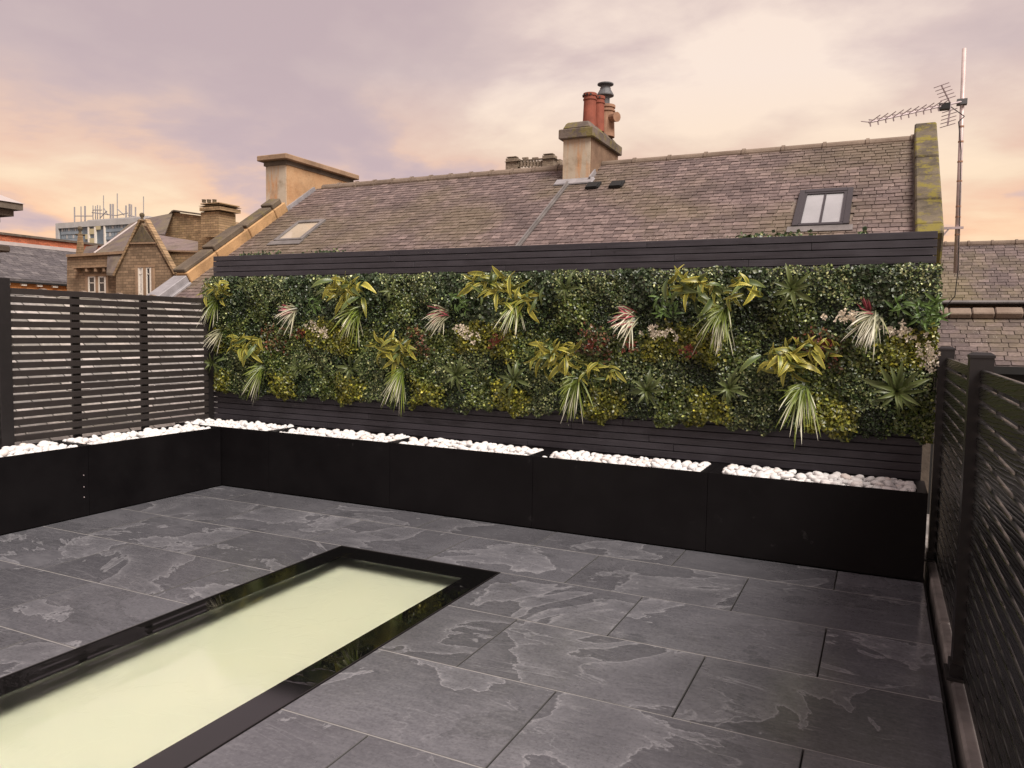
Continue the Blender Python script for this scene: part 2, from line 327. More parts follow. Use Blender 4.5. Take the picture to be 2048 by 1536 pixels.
MT = dict(highlightgrout=m_plain('highlight_grout', (.25, .24, .235), .8, .3, 4, .1), fillmat=m_plain('gap_shade_gravel', (.34, .33, .32), .9, .3, 30, .4),tile_body=m_plain('porcelain_body', (.07, .068, .068), .5, .15, 6, .05),
    floor=m_floor(), planter=m_planter(), pebble=m_pebble(), board=m_boards('charcoal_stained_timber', (.034, .030, .036)),
    fence=m_plain('dark_brown_painted_slat', (.026, .021, .020), .42, .12, 20, .06), comp=m_slat_comp(),
    post=m_plain('black_aluminium', (.013, .011, .0115), .42, .15, 30, .04), blackgloss=m_frit(),
    black=m_plain('matt_black', (.008, .008, .008), .7), concrete=m_concrete(), opal=m_opal(), frosted=m_glass('frosted_laminated_glass', (1, 1, 1), ior=2.0, wet=True, frost=.42), pane=m_glass('window_glass', (.35, .36, .36), .03, 1.6),
    grout=m_plain('dark_grout', (.018, .017, .017), .8), slate=m_slates('brown_roof_slate', (.142, .104, .098), (.178, .130, .121), (.22, .163, .15), .50, mosscol=(.135, .108, .058)),
    slate2=m_slates('grey_brown_roof_slate', (.112, .086, .082), (.143, .108, .102), (.18, .138, .13), .35, 1.0, pale=.6),
    slate_n=m_slates('pale_roof_slate', (.24, .225, .215), (.32, .295, .28), (.42, .38, .36), .2, 1.0, pale=.9), far_slate=m_slates('blue_grey_slate', (.10, .09, .095), (.125, .112, .115), (.15, .135, .135), .0, .5, pale=.2),
    ridge=m_stone('clay_ridge', (.15, .11, .085), (.24, .185, .145), dark=.5), coping=m_stone('ochre_coping', (.30, .18, .09), (.52, .32, .16), mossy=.25, dark=.85),
    copetop=m_stone('lichened_coping_top', (.07, .055, .045), (.17, .13, .09), mossy=.35, dark=.7), skew=m_stone('mossy_skew_stone', (.10, .082, .062), (.17, .138, .095), mossy=.9, dark=.8, sc=1.6), render=m_render(), capstone=m_stone('mossy_cap', (.12, .095, .08), (.19, .15, .125), mossy=.6, dark=.7),
    rendwarm=m_stone('dim_warm_side_render', (.17, .105, .07), (.25, .165, .11), dark=.6), rendorange=m_stone('orange_lit_stained_render', (.40, .22, .11), (.50, .33, .19), dark=.4), terra=m_plain('terracotta', (.25, .072, .045), .75, .25, 5, .2, .3), terra2=m_plain('buff_clay', (.30, .17, .11), .8, .3, 5, .2, .3),
    cowl=m_plain('grey_cowl', (.10, .10, .105), .55, .2, 9, .1), leaddark=m_plain('weathered_lead', (.15, .135, .13), .55, .25, 5, .2), lead=m_plain('lead', (.26, .245, .255), .5, .25, 5, .2), fol=m_foliage('plant_leaf', .36, .5, 0), leafbig=m_foliage('large_leaf', .38, .45, .15),
    backing=m_plain('green_mesh_backing', (.010, .013, .007), .8), winframe=m_plain('dark_window_frame', (.035, .030, .033), .4, .1), pole=m_plain('galvanised_pole', (.55, .44, .42), .45, .2, 9, .1, .5, .15), alu=m_plain('dull_aluminium', (.46, .38, .39), .45, .2, 9, .1, .5, .2),
    sand=m_stone('brown_sandstone', (.22, .15, .095), (.32, .22, .14), .42, .15, dark=.5), sandy=m_stone('yellow_sandstone', (.30, .20, .115), (.40, .27, .155), .42, .15, mossy=.2, dark=.5), dress=m_stone('dressed_sandstone', (.26, .17, .11), (.36, .24, .155), dark=.45), carved=m_stone('dark_carved_stone', (.09, .07, .05), (.15, .115, .075), mossy=.3, dark=.6, sc=2),
    redbrick=m_stone('red_brick', (.36, .10, .05), (.44, .14, .07), .30, .10, dark=.25, uv='yz', sc=.5), orange=m_stone('orange_sandstone', (.60, .27, .10), (.70, .34, .13), dark=.15, sc=.4), white=m_plain('white_paint', (.72, .66, .58), .5, .1), conc2=m_plain('pale_concrete', (.40, .385, .375), .8, .15, .3), towerglass=m_plain('blue_grey_glazing', (.12, .155, .185), .15, .3, .25, .0), spandrel=m_plain('grey_spandrel', (.20, .24, .275), .4, .15, .3),
    darkglass=m_plain('dark_window', (.02, .022, .025), .12), litwin=m_emit('lit_window', (1.0, .74, .42), .24), curtain=m_plain('pale_curtain', (.55, .50, .45), .8), ground=m_plain('far_ground', (.07, .065, .06), .9, .3, .2), stone_dark=m_stone('soot_stone', (.10, .08, .065), (.17, .135, .105), dark=.5), greylead=m_plain('pale_lead_roof', (.46, .40, .38), .6, .12, 2), cable=m_plain('black_cable', (.012, .012, .012), .5),
    wallr=m_stone('grey_rubble', (.22, .17, .13), (.30, .24, .18), .4, .16), pgwall=m_plain('pale_harling', (.42, .36, .30), .9, .2, 3, .3),
)

# ------------------------------------------------------------------ setting: ground, terrace with its tiles
g = MB().add([(-900, -900, -7), (900, -900, -7), (900, 900, -7), (-900, 900, -7)], [(0, 1, 2, 3)]).build('ground', MT['ground']); tag(g, kind='structure')
SX0, SX1, SY0, SY1 = -1.975, -0.845, -5.0, -1.205            # rooflight opening in the terrace
terr = empty('terrace', (0, 0, 0), kind='structure')
tb = MB(); tb.box(-4.75, 1.362, SY1, .34, -.45, -.022); tb.box(-4.75, SX0, -7.5, SY1, -.45, -.022); tb.box(SX1, 1.362, -7.5, SY1, -.45, -.022); tb.box(SX0, SX1, -7.5, SY0, -.45, -.022)
tb.build('mortar_bed', MT['grout'], terr)
MB().box(-4.74, 1.36, -7.4, .33, -6.95, -.46).build('substructure', MT['pgwall'], terr)
for k in range(0, 11):
    y1, y0 = -.6*k-.0025, -.6*(k+1)+.0025
    if k == 0: y1 = -.215
    off = 0 if k % 2 == 0 else .45
    for j in range(-6, 3):
        x0, x1 = off+.9*j+.0025, off+.9*(j+1)-.0025
        x0, x1 = max(x0, -4.04), min(x1, 1.35)
        if x1-x0 < .03: continue
        pieces = [(x0, x1)]
        if k >= 2 and y1 > SY0:
            pieces = [(a, b) for a, b in ((x0, min(x1, SX0-.006)), (max(x0, SX1+.006), x1)) if b-a > .02]
        for a, b in pieces:
            cx, cy = (a+b)/2, (y0+y1)/2
            o = MB().cbox(a-cx, b-cx, y0-cy, y1-cy, -.02, 0, .0022).build('paving_tile', MT['floor'], terr); o.data.materials.append(MT['tile_body'])
            for pl in o.data.polygons:
                if pl.normal.z < .9: pl.material_index = 1
            o.location = (cx, cy, random.uniform(-.0006, .0006))

for k in range(1, 11):
    y = -.6*k; spans = [(-4.04, 1.35)] if k < 2 or y < SY0 else ([(-4.04, SX0-.006), (SX1+.006, 1.35)] if k > 2 else [(-4.04, SX0-.006), (SX0, SX1), (SX1+.006, 1.35)][0::2])
    for a, b in spans: box('joint_highlight', MT['highlightgrout'], terr, a, b, y-.0026, y+.0026, -.021, -.0010)  # pale strips put the light caught on row-joint edges into colour
# ------------------------------------------------------------------ walk-on rooflight
rl = empty('walk_on_rooflight', ((SX0+SX1)/2, (SY0+SY1)/2, 0), 'long walk-on glass rooflight glowing cream inside a black border, set flush in the paving', 'rooflight')
bw = .145; ix0, ix1, iy0, iy1 = SX0+bw, SX1-bw, SY0+bw, SY1-.185
fr = MB(); fr.box(SX0+.004, ix0, SY0+.004, SY1-.004, -.03, -.0015); fr.box(ix1, SX1-.004, SY0+.004, SY1-.004, -.03, -.0015); fr.box(ix0, ix1, SY0+.004, iy0, -.03, -.0015); fr.box(ix0, ix1, iy1, SY1-.004, -.03, -.0015)
fr.build('black_border', MT['blackgloss'], rl)
wl = MB(); D = -.19
wl.box(ix0-.02, ix0, iy0-.02, iy1+.02, D, -.031); wl.box(ix1, ix1+.02, iy0-.02, iy1+.02, D, -.031); wl.box(ix0, ix1, iy0-.02, iy0, D, -.031); wl.box(ix0, ix1, iy1, iy1+.02, D, -.031)
wl.build('well_side', MT['black'], rl)
MB().box(ix0-.02, ix1+.02, iy0-.02, iy1+.02, D-.02, D-.001).build('opal_panel', MT['opal'], rl)
MB().add([(ix0, iy0, -.004), (ix1, iy0, -.004), (ix1, iy1, -.004), (ix0, iy1, -.004)], [(0, 1, 2, 3)]).build('glass_pane', MT['frosted'], rl)
te = MB(); te.box(SX0-.001, SX0+.003, SY0, SY1, -.03, .0015); te.box(SX1-.003, SX1+.001, SY0, SY1, -.03, .0015); te.box(SX0+.003, SX1-.003, SY1-.003, SY1+.001, -.03, .0015)
te.build('edge_trim', MT['post'], rl)

# ------------------------------------------------------------------ planters and pebbles
PLH = .51
planters = []
def planter(x0, x1, y0, y1, front, label):
    """front: 'y' faces -Y, 'x' faces +X"""
    t = empty('planter', ((x0+x1)/2, (y0+y1)/2, 0), label, 'planter', 'black planters along the terrace edge')
    side, lip, back = .055, .012, .05
    if front == 'y':
        box('front_panel', MT['planter'], t, x0+.0015, x1-.0015, y0, y0+lip, .003, PLH)
        box('end_panel', MT['planter'], t, x0+.0015, x0+side, y0+lip, y1, .003, PLH-.004); box('end_panel', MT['planter'], t, x1-side, x1-.0015, y0+lip, y1, .003, PLH-.004)
        box('back_panel', MT['planter'], t, x0+side, x1-side, y1-back, y1, .003, PLH-.006)
        op = (x0+side, x1-side, y0+lip, y1-back)
    else:
        box('front_panel', MT['planter'], t, x1-lip, x1, y0+.0015, y1-.0015, .003, PLH)
        box('end_panel', MT['planter'], t, x0, x1-lip, y0+.0015, y0+side, .003, PLH-.004); box('end_panel', MT['planter'], t, x0, x1-lip, y1-side, y1-.0015, .003, PLH-.004)
        box('back_panel', MT['planter'], t, x0, x0+back, y0+side, y1-side, .003, PLH-.006)
        op = (x0+back, x1-lip, y0+side, y1-side)
    box('gravel_fill', MT['fillmat'], t, op[0], op[1], op[2], op[3], .3, PLH-.045)  # shade in the gaps between pebbles is put into this fill's grey
    planters.append((t, op)); return t
bx = [-4.62, -3.52, -2.30, -1.095, .12, 1.352]
names = ['black planter of white pebbles in the corner where the slatted fence meets the plant wall', 'black planter of white pebbles second along the plant wall, right of the corner one',
         'black planter of white pebbles at the middle of the plant wall', 'black planter of white pebbles fourth along the plant wall, left of the end one', 'black planter of white pebbles at the right end of the plant wall']
for i in range(5): planter(bx[i], bx[i+1], -.2, .25, 'y', names[i])
planter(-4.50, -4.05, -1.45, -.215, 'x', 'black planter of white pebbles below the slatted fence, next to the corner')
p6 = planter(-4.50, -4.05, -2.67, -1.45, 'x', 'black planter of white pebbles below the slatted fence, at the left picture edge')
for z in (.30, .215, .14): MB().tube((-4.05, -1.49, z), (-4.047, -1.49, z), .004, n=6).build('screw', MT['alu'], p6)
pm = []
for k in range(7):
    bm = bmesh.new(); bmesh.ops.create_icosphere(bm, subdivisions=2, radius=1)
    s = (1+.25*random.random(), .8+.3*random.random(), .62+.2*random.random()); ph = [random.uniform(0, 6) for _ in range(6)]
    for v in bm.verts:
        c = v.co.copy(); d = 1+.09*math.sin(2.1*c.x+ph[0])+.08*math.sin(2.6*c.y+ph[1])+.07*math.sin(3*c.z+ph[2])
        v.co = Vector((c.x*s[0]*d, c.y*s[1]*d, c.z*s[2]*d))
    me = bpy.data.meshes.new('pebble'); bm.to_mesh(me); bm.free(); me.polygons.foreach_set('use_smooth', [True]*len(me.polygons)); me.materials.append(MT['pebble']); pm.append(me)
peb = []
for pi, (t, op) in enumerate(planters):
    x0, x1, y0, y1 = op
    for layer in range(2):
        step = .047; 
        ny = max(1, int((y1-y0)/step)); nx = int((x1-x0)/step)
        for i in range(nx):
            for j in range(ny):
                if layer and random.random() < .45: continue
                r = random.uniform(.018, .028) if random.random() < .75 else random.uniform(.028, .038)
                x = x0+(i+.5+random.uniform(-.4, .4)+.25*layer)*(x1-x0)/nx; y = y0+(j+.5+random.uniform(-.4, .4))*(y1-y0)/ny
                x = min(max(x, x0+r*1.0), x1-r*1.0); y = min(max(y, y0+r*1.0), y1-r*1.0)
                across = (y-y0)/(y1-y0) if pi < 5 else 1-(x-x0)/(x1-x0)
                z = PLH-.034+layer*.018+.012*math.sin(across*3.1)+random.uniform(-.006, .008)
                peb.append((pi, x, y, z, r, random.randrange(7), [random.uniform(-.5, .5), random.uniform(-.5, .5), random.uniform(0, 6.28)]))
P = np.array([[a[1], a[2], a[3]] for a in peb]); px, py, dz = proj(P)
size = np.array([a[4] for a in peb])/dz*np.where((px > -5) & (px < 2053) & (py > 0), 1, 0)*(1+2.0*((P[:, 2]-.48) > .012))
order = np.argsort(-size); solo = set(order[:300].tolist())
pl_lab = ['white pebble on the heap in the corner planter', 'white pebble on the heap in the planter second along the plant wall', 'white pebble on the heap in the planter at the middle of the plant wall', 'white pebble on the heap in the planter fourth along the plant wall', 'white pebble on the heap in the planter at the right end of the plant wall', 'white pebble on the heap below the slatted fence next to the corner', 'white pebble on the heap below the slatted fence at the left edge']
pl_grp = ['pebbles in the corner planter', 'pebbles in the second planter', 'pebbles in the middle planter', 'pebbles in the fourth planter', 'pebbles in the right end planter', 'pebbles in the fence planter', 'pebbles in the left edge planter']
restv, restf = [], []
for i, (pi, x, y, z, r, k, rot) in enumerate(peb):
    mtx = Matrix.Translation((x, y, z)) @ Matrix.Rotation(rot[2], 4, 'Z') @ Matrix.Rotation(rot[0], 4, 'X') @ Matrix.Rotation(rot[1], 4, 'Y') @ Matrix.Scale(r, 4)
    if i in solo:
        o = bpy.data.objects.new('pebble', pm[k]); col.objects.link(o); o.matrix_world = mtx; tag(o, pl_lab[pi], 'pebble', pl_grp[pi])
    else:
        b = len(restv); restv += [tuple(mtx @ v.co) for v in pm[k].vertices]; restf += [tuple(b+j for j in p.vertices) for p in pm[k].polygons]
me = bpy.data.meshes.new('pebbles'); me.from_pydata(restv, [], restf); me.polygons.foreach_set('use_smooth', [True]*len(me.polygons))
tag(link('pebbles', me, MT['pebble']), 'white rounded pebbles filling the black planters', 'pebbles', kind='stuff')

# ------------------------------------------------------------------ timber cladding behind the plant wall
YC = .30
cl = empty('timber_cladding', (-1.65, YC, 0), 'charcoal horizontal timber boards above and below the plant wall', 'cladding')
CX0, CX1 = -4.665, 1.354
MB().box(CX0+.02, CX1-.02, YC+.02, YC+.06, -.02, 2.0).build('backing_board', MT['black'], cl)
def boards(z0, n, pitch, hgt, x0, x1):
    for r in range(n):
        z = z0-r*pitch; cuts = [x0]; x = x0+random.uniform(.8, 2.3)
        while x < x1-.5: cuts.append(x); x += random.uniform(1.5, 2.6)
        cuts.append(x1)
        for a, b in zip(cuts[:-1], cuts[1:]):
            cx = (a+b)/2; dy = random.uniform(-.0015, .0015)
            o = MB().box(a-cx+.001, b-cx-.001, 0, .019, -hgt, 0).build('board', MT['board'], cl, bevel=.002)
            for v in o.data.vertices: v.co += Vector((0, 0, 0))
            o.data.transform(Matrix.Translation(wpos(cl))); o.location = (cx-wpos(cl).x, dy+YC-wpos(cl).y, z-wpos(cl).z)
boards(2.038, 5, .050, .0445, CX0, CX1)
boards(.862, 7, .0525, .047, CX0-.03, CX1-.02)
MB().tube((-4.69, .275, -.02), (-4.69, .275, .80), .011, n=10).build('downpipe', MT['alu'], None, smooth=True)
tag(bpy.data.objects['downpipe'], 'thin pale pipe standing in the corner between fence and cladding', 'pipe')

# ------------------------------------------------------------------ left slatted fence
FX = -4.55
lf = empty('slatted_fence', (FX, -1.7, 0), 'dark brown horizontal slat fence along the left side of the terrace', 'fence')
FT = 1.632
for ya, yb in ((-1.69, .115), (-3.55, -1.78)):
    for r in range(19):
        z = FT-r*.0592; yc = (ya+yb)/2
        o = MB().box(FX-.011, FX+.011, ya, yb, z-.0435, z).build('slat', MT['fence'], lf, bevel=.002)
for y in (-1.735, -3.6): box('post', MT['post'], lf, FX-.045, FX+.045, y-.045, y+.045, 0, 1.70, bevel=.003)
box('post', MT['post'], lf, FX-.05, FX-.005, .117, .19, 0, 1.62)
for y in (-1.165, -.55, -2.35, -2.95): box('batten', MT['fence'], lf, FX-.032, FX-.0115, y-.033, y+.033, .46, FT-.004)

# ------------------------------------------------------------------ right composite fence on its parapet
RX = 1.43
rf = empty('composite_fence', (RX, -1.6, 0), 'black wood-grained composite slat fence with capped posts along the right side', 'fence')
py_ = [.22, -1.58, -3.38, -5.18, -6.98]
for y in py_:
    h = .041
    pm_ = MB(); pm_.box(RX-h, RX+h, y-h, y-.018, .05, 1.315); pm_.box(RX-h, RX+h, y+.018, y+h, .05, 1.315); pm_.box(RX-h, RX-.016, y-.018, y+.018, .05, 1.315); pm_.box(RX+.016, RX+h, y-.018, y+.018, .05, 1.315)
    p_ = pm_.build('post', MT['post'], rf)
    c_ = MB(); c_.box(RX-h-.003, RX+h+.003, y-h-.003, y+h+.003, 1.3151, 1.326)
    c_.add([(RX-h-.003, y-h-.003, 1.326), (RX+h+.003, y-h-.003, 1.326), (RX+h+.003, y+h+.003, 1.326), (RX-h-.003, y+h+.003, 1.326), (RX-h+.012, y-h+.012, 1.337), (RX+h-.012, y-h+.012, 1.337), (RX+h-.012, y+h-.012, 1.337), (RX-h+.012, y+h-.012, 1.337)], [(0, 1, 5, 4), (1, 2, 6, 5), (2, 3, 7, 6), (3, 0, 4, 7), (4, 5, 6, 7)])
    c_.build('cap', MT['post'], p_)
    b_ = MB(); b_.box(RX-.062, RX+.062, y-.075, y+.075, .03, .042); b_.box(RX-h-.009, RX+h+.009, y-h-.009, y+h+.009, .042, .085); b_.build('base_plate', MT['post'], p_)
for ya, yb in zip(py_[1:], py_[:-1]):
    a, b = ya+.042, yb-.042
    for r in range(19):
        z = 1.27-r*.0655; cy = (a+b)/2
        o = MB().box(-.008, .008, a-cy, b-cy, -.0495, 0).build('slat', MT['comp'], rf, bevel=.0025)
        o.data.transform(Matrix.Translation(wpos(rf))); o.location = Vector((RX+.004, cy, z))-wpos(rf)
    for f in (.22, .5, .78):
        y = a+(b-a)*f; box('batten', MT['post'], rf, RX+.0125, RX+.026, y-.02, y+.02, .06, 1.262)
pr = MB(); 
for a, b in ((-7.5, -5.6), (-5.594, -3.9), (-3.894, -2.35), (-2.344, -.95), (-.944, .30), (.306, 1.6)):
    pr.box(1.385, 1.62, a, b, -.5, .03+random.uniform(-.003, .003))
par = pr.build('parapet', MT['concrete'], None, bevel=.01); tag(par, 'stained concrete parapet ledge carrying the black composite fence', 'parapet')

# ------------------------------------------------------------------ plant wall: panels, foliage, feature plants
FZ0, FZ1, FX0, FX1 = .765, 1.83, -4.70, 1.385
PW = 1.522
def colmesh(name, V, F, C, mat, parent=None, smooth=False, loc=None):
    me = bpy.data.meshes.new(name); V = np.asarray(V, np.float32); F = np.asarray(F, np.int32)
    me.vertices.add(len(V)); me.vertices.foreach_set('co', V.ravel()); nf, k = F.shape
    me.loops.add(nf*k); me.loops.foreach_set('vertex_index', F.ravel()); me.polygons.add(nf); me.polygons.foreach_set('loop_start', np.arange(0, nf*k, k)); me.polygons.foreach_set('loop_total', np.full(nf, k))
    if smooth: me.polygons.foreach_set('use_smooth', np.ones(nf, bool))
    at = me.attributes.new('Col', 'FLOAT_COLOR', 'POINT'); at.data.foreach_set('color', np.concatenate([np.asarray(C, np.float32), np.ones((len(V), 1), np.float32)], 1).ravel())
    me.update(); me.validate(); return link(name, me, mat, parent)
def lump(x, z): return .030*np.sin(7.3*x+1.1*np.sin(5*z))*np.sin(6.1*z+.8)+.022*np.sin(17*x+2)*np.sin(15*z+1)+.012*np.sin(37*x)*np.sin(33*z)
# leaf patches, sized like the moulded squares of such panels
NPX, NPZ = 6, 5
kinds = [[0, 3, 0, 0, 3, 0], [0, 1, 4, 1, 1, 3], [2, 4, 1, 5, 4, 2], [1, 0, 0, 4, 0, 0], [2, 0, 1, 2, 1, 4]]
PAL = {0: [(.028, .045, .014), (.060, .085, .026), (.14, .165, .060), (.31, .325, .15)], 1: [(.014, .026, .009), (.026, .044, .013), (.050, .072, .020), (.11, .125, .035)],
       2: [(.070, .080, .014), (.14, .145, .018), (.26, .24, .030), (.10, .11, .018)], 3: [(.020, .034, .014), (.034, .054, .022), (.060, .082, .036), (.11, .125, .07)],
       4: [(.036, .056, .014), (.062, .084, .020), (.11, .13, .030), (.16, .175, .05)], 5: [(.040, .058, .018), (.10, .060, .028), (.17, .060, .035), (.085, .10, .025)]}
PRO = {0: [.36, .32, .2, .12], 1: [.40, .34, .2, .06], 2: [.3, .3, .2, .2], 3: [.35, .35, .2, .1], 4: [.35, .3, .25, .1], 5: [.4, .22, .12, .26]}
LEN = {0: .0165, 1: .018, 2: .022, 3: .023, 4: .020, 5: .022}
def scatter_leaves(x, z, depth, kind, scale=1.0):
    n = len(x); Lg = np.array([LEN[k] for k in range(6)])[kind]*rng.uniform(.7, 1.35, n)*scale
    y = YC-.035-depth
    u = rng.normal(size=(n, 3)); u[:, 1] = u[:, 1]*.55-.25; u[:, 2] += .12; u /= np.linalg.norm(u, axis=1)[:, None]
    nrm = np.stack([rng.normal(0, .5, n), -np.ones(n), rng.normal(.35, .5, n)], 1); w = np.cross(u, nrm); w /= np.linalg.norm(w, axis=1)[:, None]+1e-9
    nn = np.cross(w, u); c = np.stack([x, y, z], 1); wd = np.where(kind == 1, .26, np.where(kind == 3, .52, .40))[:, None]*Lg[:, None]
    L = Lg[:, None]; V = np.stack([c-u*L*.5, c+w*wd+nn*L*.10, c+u*L*.6-nn*L*.06, c-w*wd+nn*L*.10], 1)
    F = np.stack([np.stack([np.arange(n)*4, np.arange(n)*4+1, np.arange(n)*4+2], 1), np.stack([np.arange(n)*4, np.arange(n)*4+2, np.arange(n)*4+3], 1)], 1).reshape(-1, 3)
    C = np.zeros((n, 3))
    for k in range(6):
        m = kind == k
        if m.any(): C[m] = np.array(PAL[k])[rng.choice(4, m.sum(), p=PRO[k])]
    C *= 1.18*np.where(rng.random((n, 1)) < .12, 2.2, 1.0)*rng.uniform(.6, 1.35, (n, 1)); return V.reshape(-1, 3), F, np.repeat(C, 4, 0)  # a random few leaves are brightened in colour as leaf highlights
edges = [FX0, FX0+PW*.52, FX0+PW*1.52, FX0+PW*2.52, FX0+PW*3.52, FX1]
plab = ['plant wall panel of mixed green foliage at the fence corner', 'plant wall panel of mixed green foliage, second from the fence corner', 'plant wall panel of mixed green foliage at the middle of the wall', 'plant wall panel of mixed green foliage, second from the right end', 'plant wall panel of mixed green foliage at the right end beside the capped post']
for i in range(5):
    x0, x1 = edges[i], edges[i+1]; n = int((x1-x0)*(FZ1-FZ0)*16500)
    t = empty('plant_wall_panel', ((x0+x1)/2, YC-.03, FZ0), plab[i], 'plant panel', 'panels of the plant wall')
    MB().box(x0+.01, x1-.01, YC-.034, YC-.022, FZ0+.03, FZ1-.03).build('backing', MT['backing'], t)
    x = rng.uniform(x0, x1, n); rag = .022*np.sin(11*x+1)+.016*np.sin(27*x)+.012*np.sin(61*x); z = FZ0-.012+rag+rng.random(n)*(FZ1+.006+.25*rag-(FZ0-.012+rag))
    jx = x+.055*np.sin(9*z+3)+rng.normal(0, .028, n); jz = z+.04*np.sin(8*x)+rng.normal(0, .022, n)
    ci = np.floor(((jx-FX0)/PW % 1)*NPX).astype(int) % NPX; ri = np.clip(((FZ1-jz)/(FZ1-FZ0)*NPZ).astype(int), 0, NPZ-1)
    kd = np.array(kinds)[ri, ci]
    base = np.array([.055, .030, .060, .048, .045, .05])[kd]
    fade = np.clip(np.minimum(z-FZ0+.02, FZ1-z+.02)/.05, .35, 1)
    dep = np.clip(base+lump(x, z), .008, .2)*fade*rng.uniform(.25, 1.0, n)**.5+rng.uniform(-.004, .010, n)
    V, F, C = scatter_leaves(x, z, dep, kd)
    V -= np.array(wpos(t)); o = colmesh('foliage', V, F, C, MT['fol'], t); o['kind'] = 'stuff'
    # ragged sprigs hanging below and standing above the panel
def leaf_mesh(name, prof, cols, curl, fold=.25, serr=0.0):
    """a leaf of unit length along +X, face up +Z; prof gives half width along it; cols = (middle, margin, tip)"""
    n = len(prof); V = []; C = []; F = []; T = (-1, -.62, 0, .62, 1)
    for i, w in enumerate(prof):
        s = i/(n-1); x = s*(1-.25*curl*s*s); z = -curl*s*s*.55+.06*math.sin(s*3.1)
        for t in T:
            ww = w*(1+(serr if i % 2 else -serr)) if abs(t) == 1 else w
            edge = np.array(cols[1])*(1-s)+np.array(cols[2])*s; mid = np.array(cols[0])*(1-.35*s)+np.array(cols[2])*.35*s
            V.append((x-(serr*.12 if abs(t) == 1 and i % 2 else 0), t*ww, z+abs(t)*ww*fold)); C.append(edge if abs(t) == 1 else (mid*.8 if t == 0 else mid))
    for i in range(n-1):
        for k in range(4): a = 5*i+k; F.append((a, a+1, a+6, a+5))
    me = bpy.data.meshes.new(name); me.from_pydata(V, [], F); at = me.attributes.new('Col', 'FLOAT_COLOR', 'POINT'); at.data.foreach_set('color', [x for c in C for x in (*c, 1)])
    me.polygons.foreach_set('use_smooth', [True]*len(me.polygons)); me.materials.append(MT['leafbig']); return me
lance = [.012, .042, .068, .080, .079, .070, .05, .026, .003]
frondp = [.006+.098*math.sin(math.pi*min(1, (i/23)**.75)*.98)**.9 for i in range(24)]
ros = [leaf_mesh('leaf', lance, ((.10, .12, .04), c, t), cu, .32) for c, t, cu in (((.045, .075, .028), (.13, .165, .045), .25), ((.080, .120, .030), (.17, .205, .06), .5), ((.045, .078, .022), (.085, .12, .035), .8))]
grn = [leaf_mesh('leaf', lance, ((.10, .17, .04), c, t), cu, .35) for c, t, cu in (((.075, .15, .03), (.13, .21, .05), .35), ((.10, .19, .035), (.17, .25, .07), .6), ((.055, .11, .03), (.09, .15, .05), .9))]
frn = [leaf_mesh('frond', frondp, (a, b, t), cu, .30, .13) for a, b, t, cu in (((.085, .100, .022), (.60, .54, .07), (.72, .62, .10), .5), ((.085, .115, .026), (.42, .41, .06), (.56, .50, .08), .8), ((.055, .090, .032), (.15, .20, .06), (.27, .30, .08), .6), ((.24, .23, .03), (.74, .64, .11), (.80, .70, .16), 1.0))]
def put_leaf(me, parent, name, ang, tilt, length, wid=1.0, roll=0, off=(0, 0, 0)):
    """ang: direction in the wall plane (0 = right, 90 = up), tilt: degrees out of the wall"""
    o = bpy.data.objects.new(name, me); col.objects.link(o); o.parent = parent
    # local frame: leaf +X -> direction, leaf +Z -> out of the wall (-Y)
    M0 = Matrix(((1, 0, 0), (0, 0, -1), (0, 1, 0))).to_4x4()         # X->X, Y->Z, Z->-Y
    R = Matrix.Rotation(math.radians(ang), 4, 'Z') @ Matrix.Rotation(math.radians(-tilt), 4, 'Y') @ Matrix.Rotation(roll, 4, 'X')
    o.matrix_local = Matrix.Translation(off) @ M0 @ R @ Matrix.Diagonal((length, length*wid, length, 1)); return o
def wallpt(px, py, y=.17): p = ony(px, py, y); return (p[0], p[1], p[2])
def fern(px, py, label, n=13, size=.17, up=False, yell=.6, spread=360, mid=-90):
    size *= .92; n = int(n*3.0); t = empty('fern', wallpt(px, py, .14), label, 'fern', 'variegated ferns on the plant wall')
    for i in range(n):
        a = mid+(i/(n-1)-.5)*spread+random.uniform(-25, 25); upw = max(0, math.sin(math.radians(a))); k = random.choice([0, 0, 1, 3]) if random.random() < yell else random.choice([1, 2, 2, 0])
        put_leaf(frn[k], t, 'frond', a, random.uniform(8, 60)+15*upw, size*random.uniform(.5, 1.25)*(1-.35*upw), random.uniform(.7, 1.15), random.uniform(-1.0, 1.0), (max(-.16, min(.16, random.gauss(0, .09))), random.uniform(-.03, .03), max(-.08, min(.03 if upw > .3 else .07, random.gauss(0, .05)))))
    return t
def rosette(px, py, label, n=15, size=.17, meshes=ros, wid=1.0, name='leafy_rosette', cat='rosette', grp='green rosettes on the plant wall', jit=.0):
    t = empty(name, wallpt(px, py, .155), label, cat, grp); a0 = random.uniform(0, 90); size *= 1.2; n = int(n*1.3)
    for i in range(n):
        inner = i/n
        put_leaf(random.choice(meshes), t, 'leaf', a0+i*137.5+random.uniform(-12, 12), 12+58*inner+random.uniform(-6, 8), size*(1.05-.5*inner)*random.uniform(.8, 1.1), wid, random.uniform(-.4, .4), (random.uniform(-jit, jit), -.01-.03*inner, random.uniform(-jit, jit)))
    return t
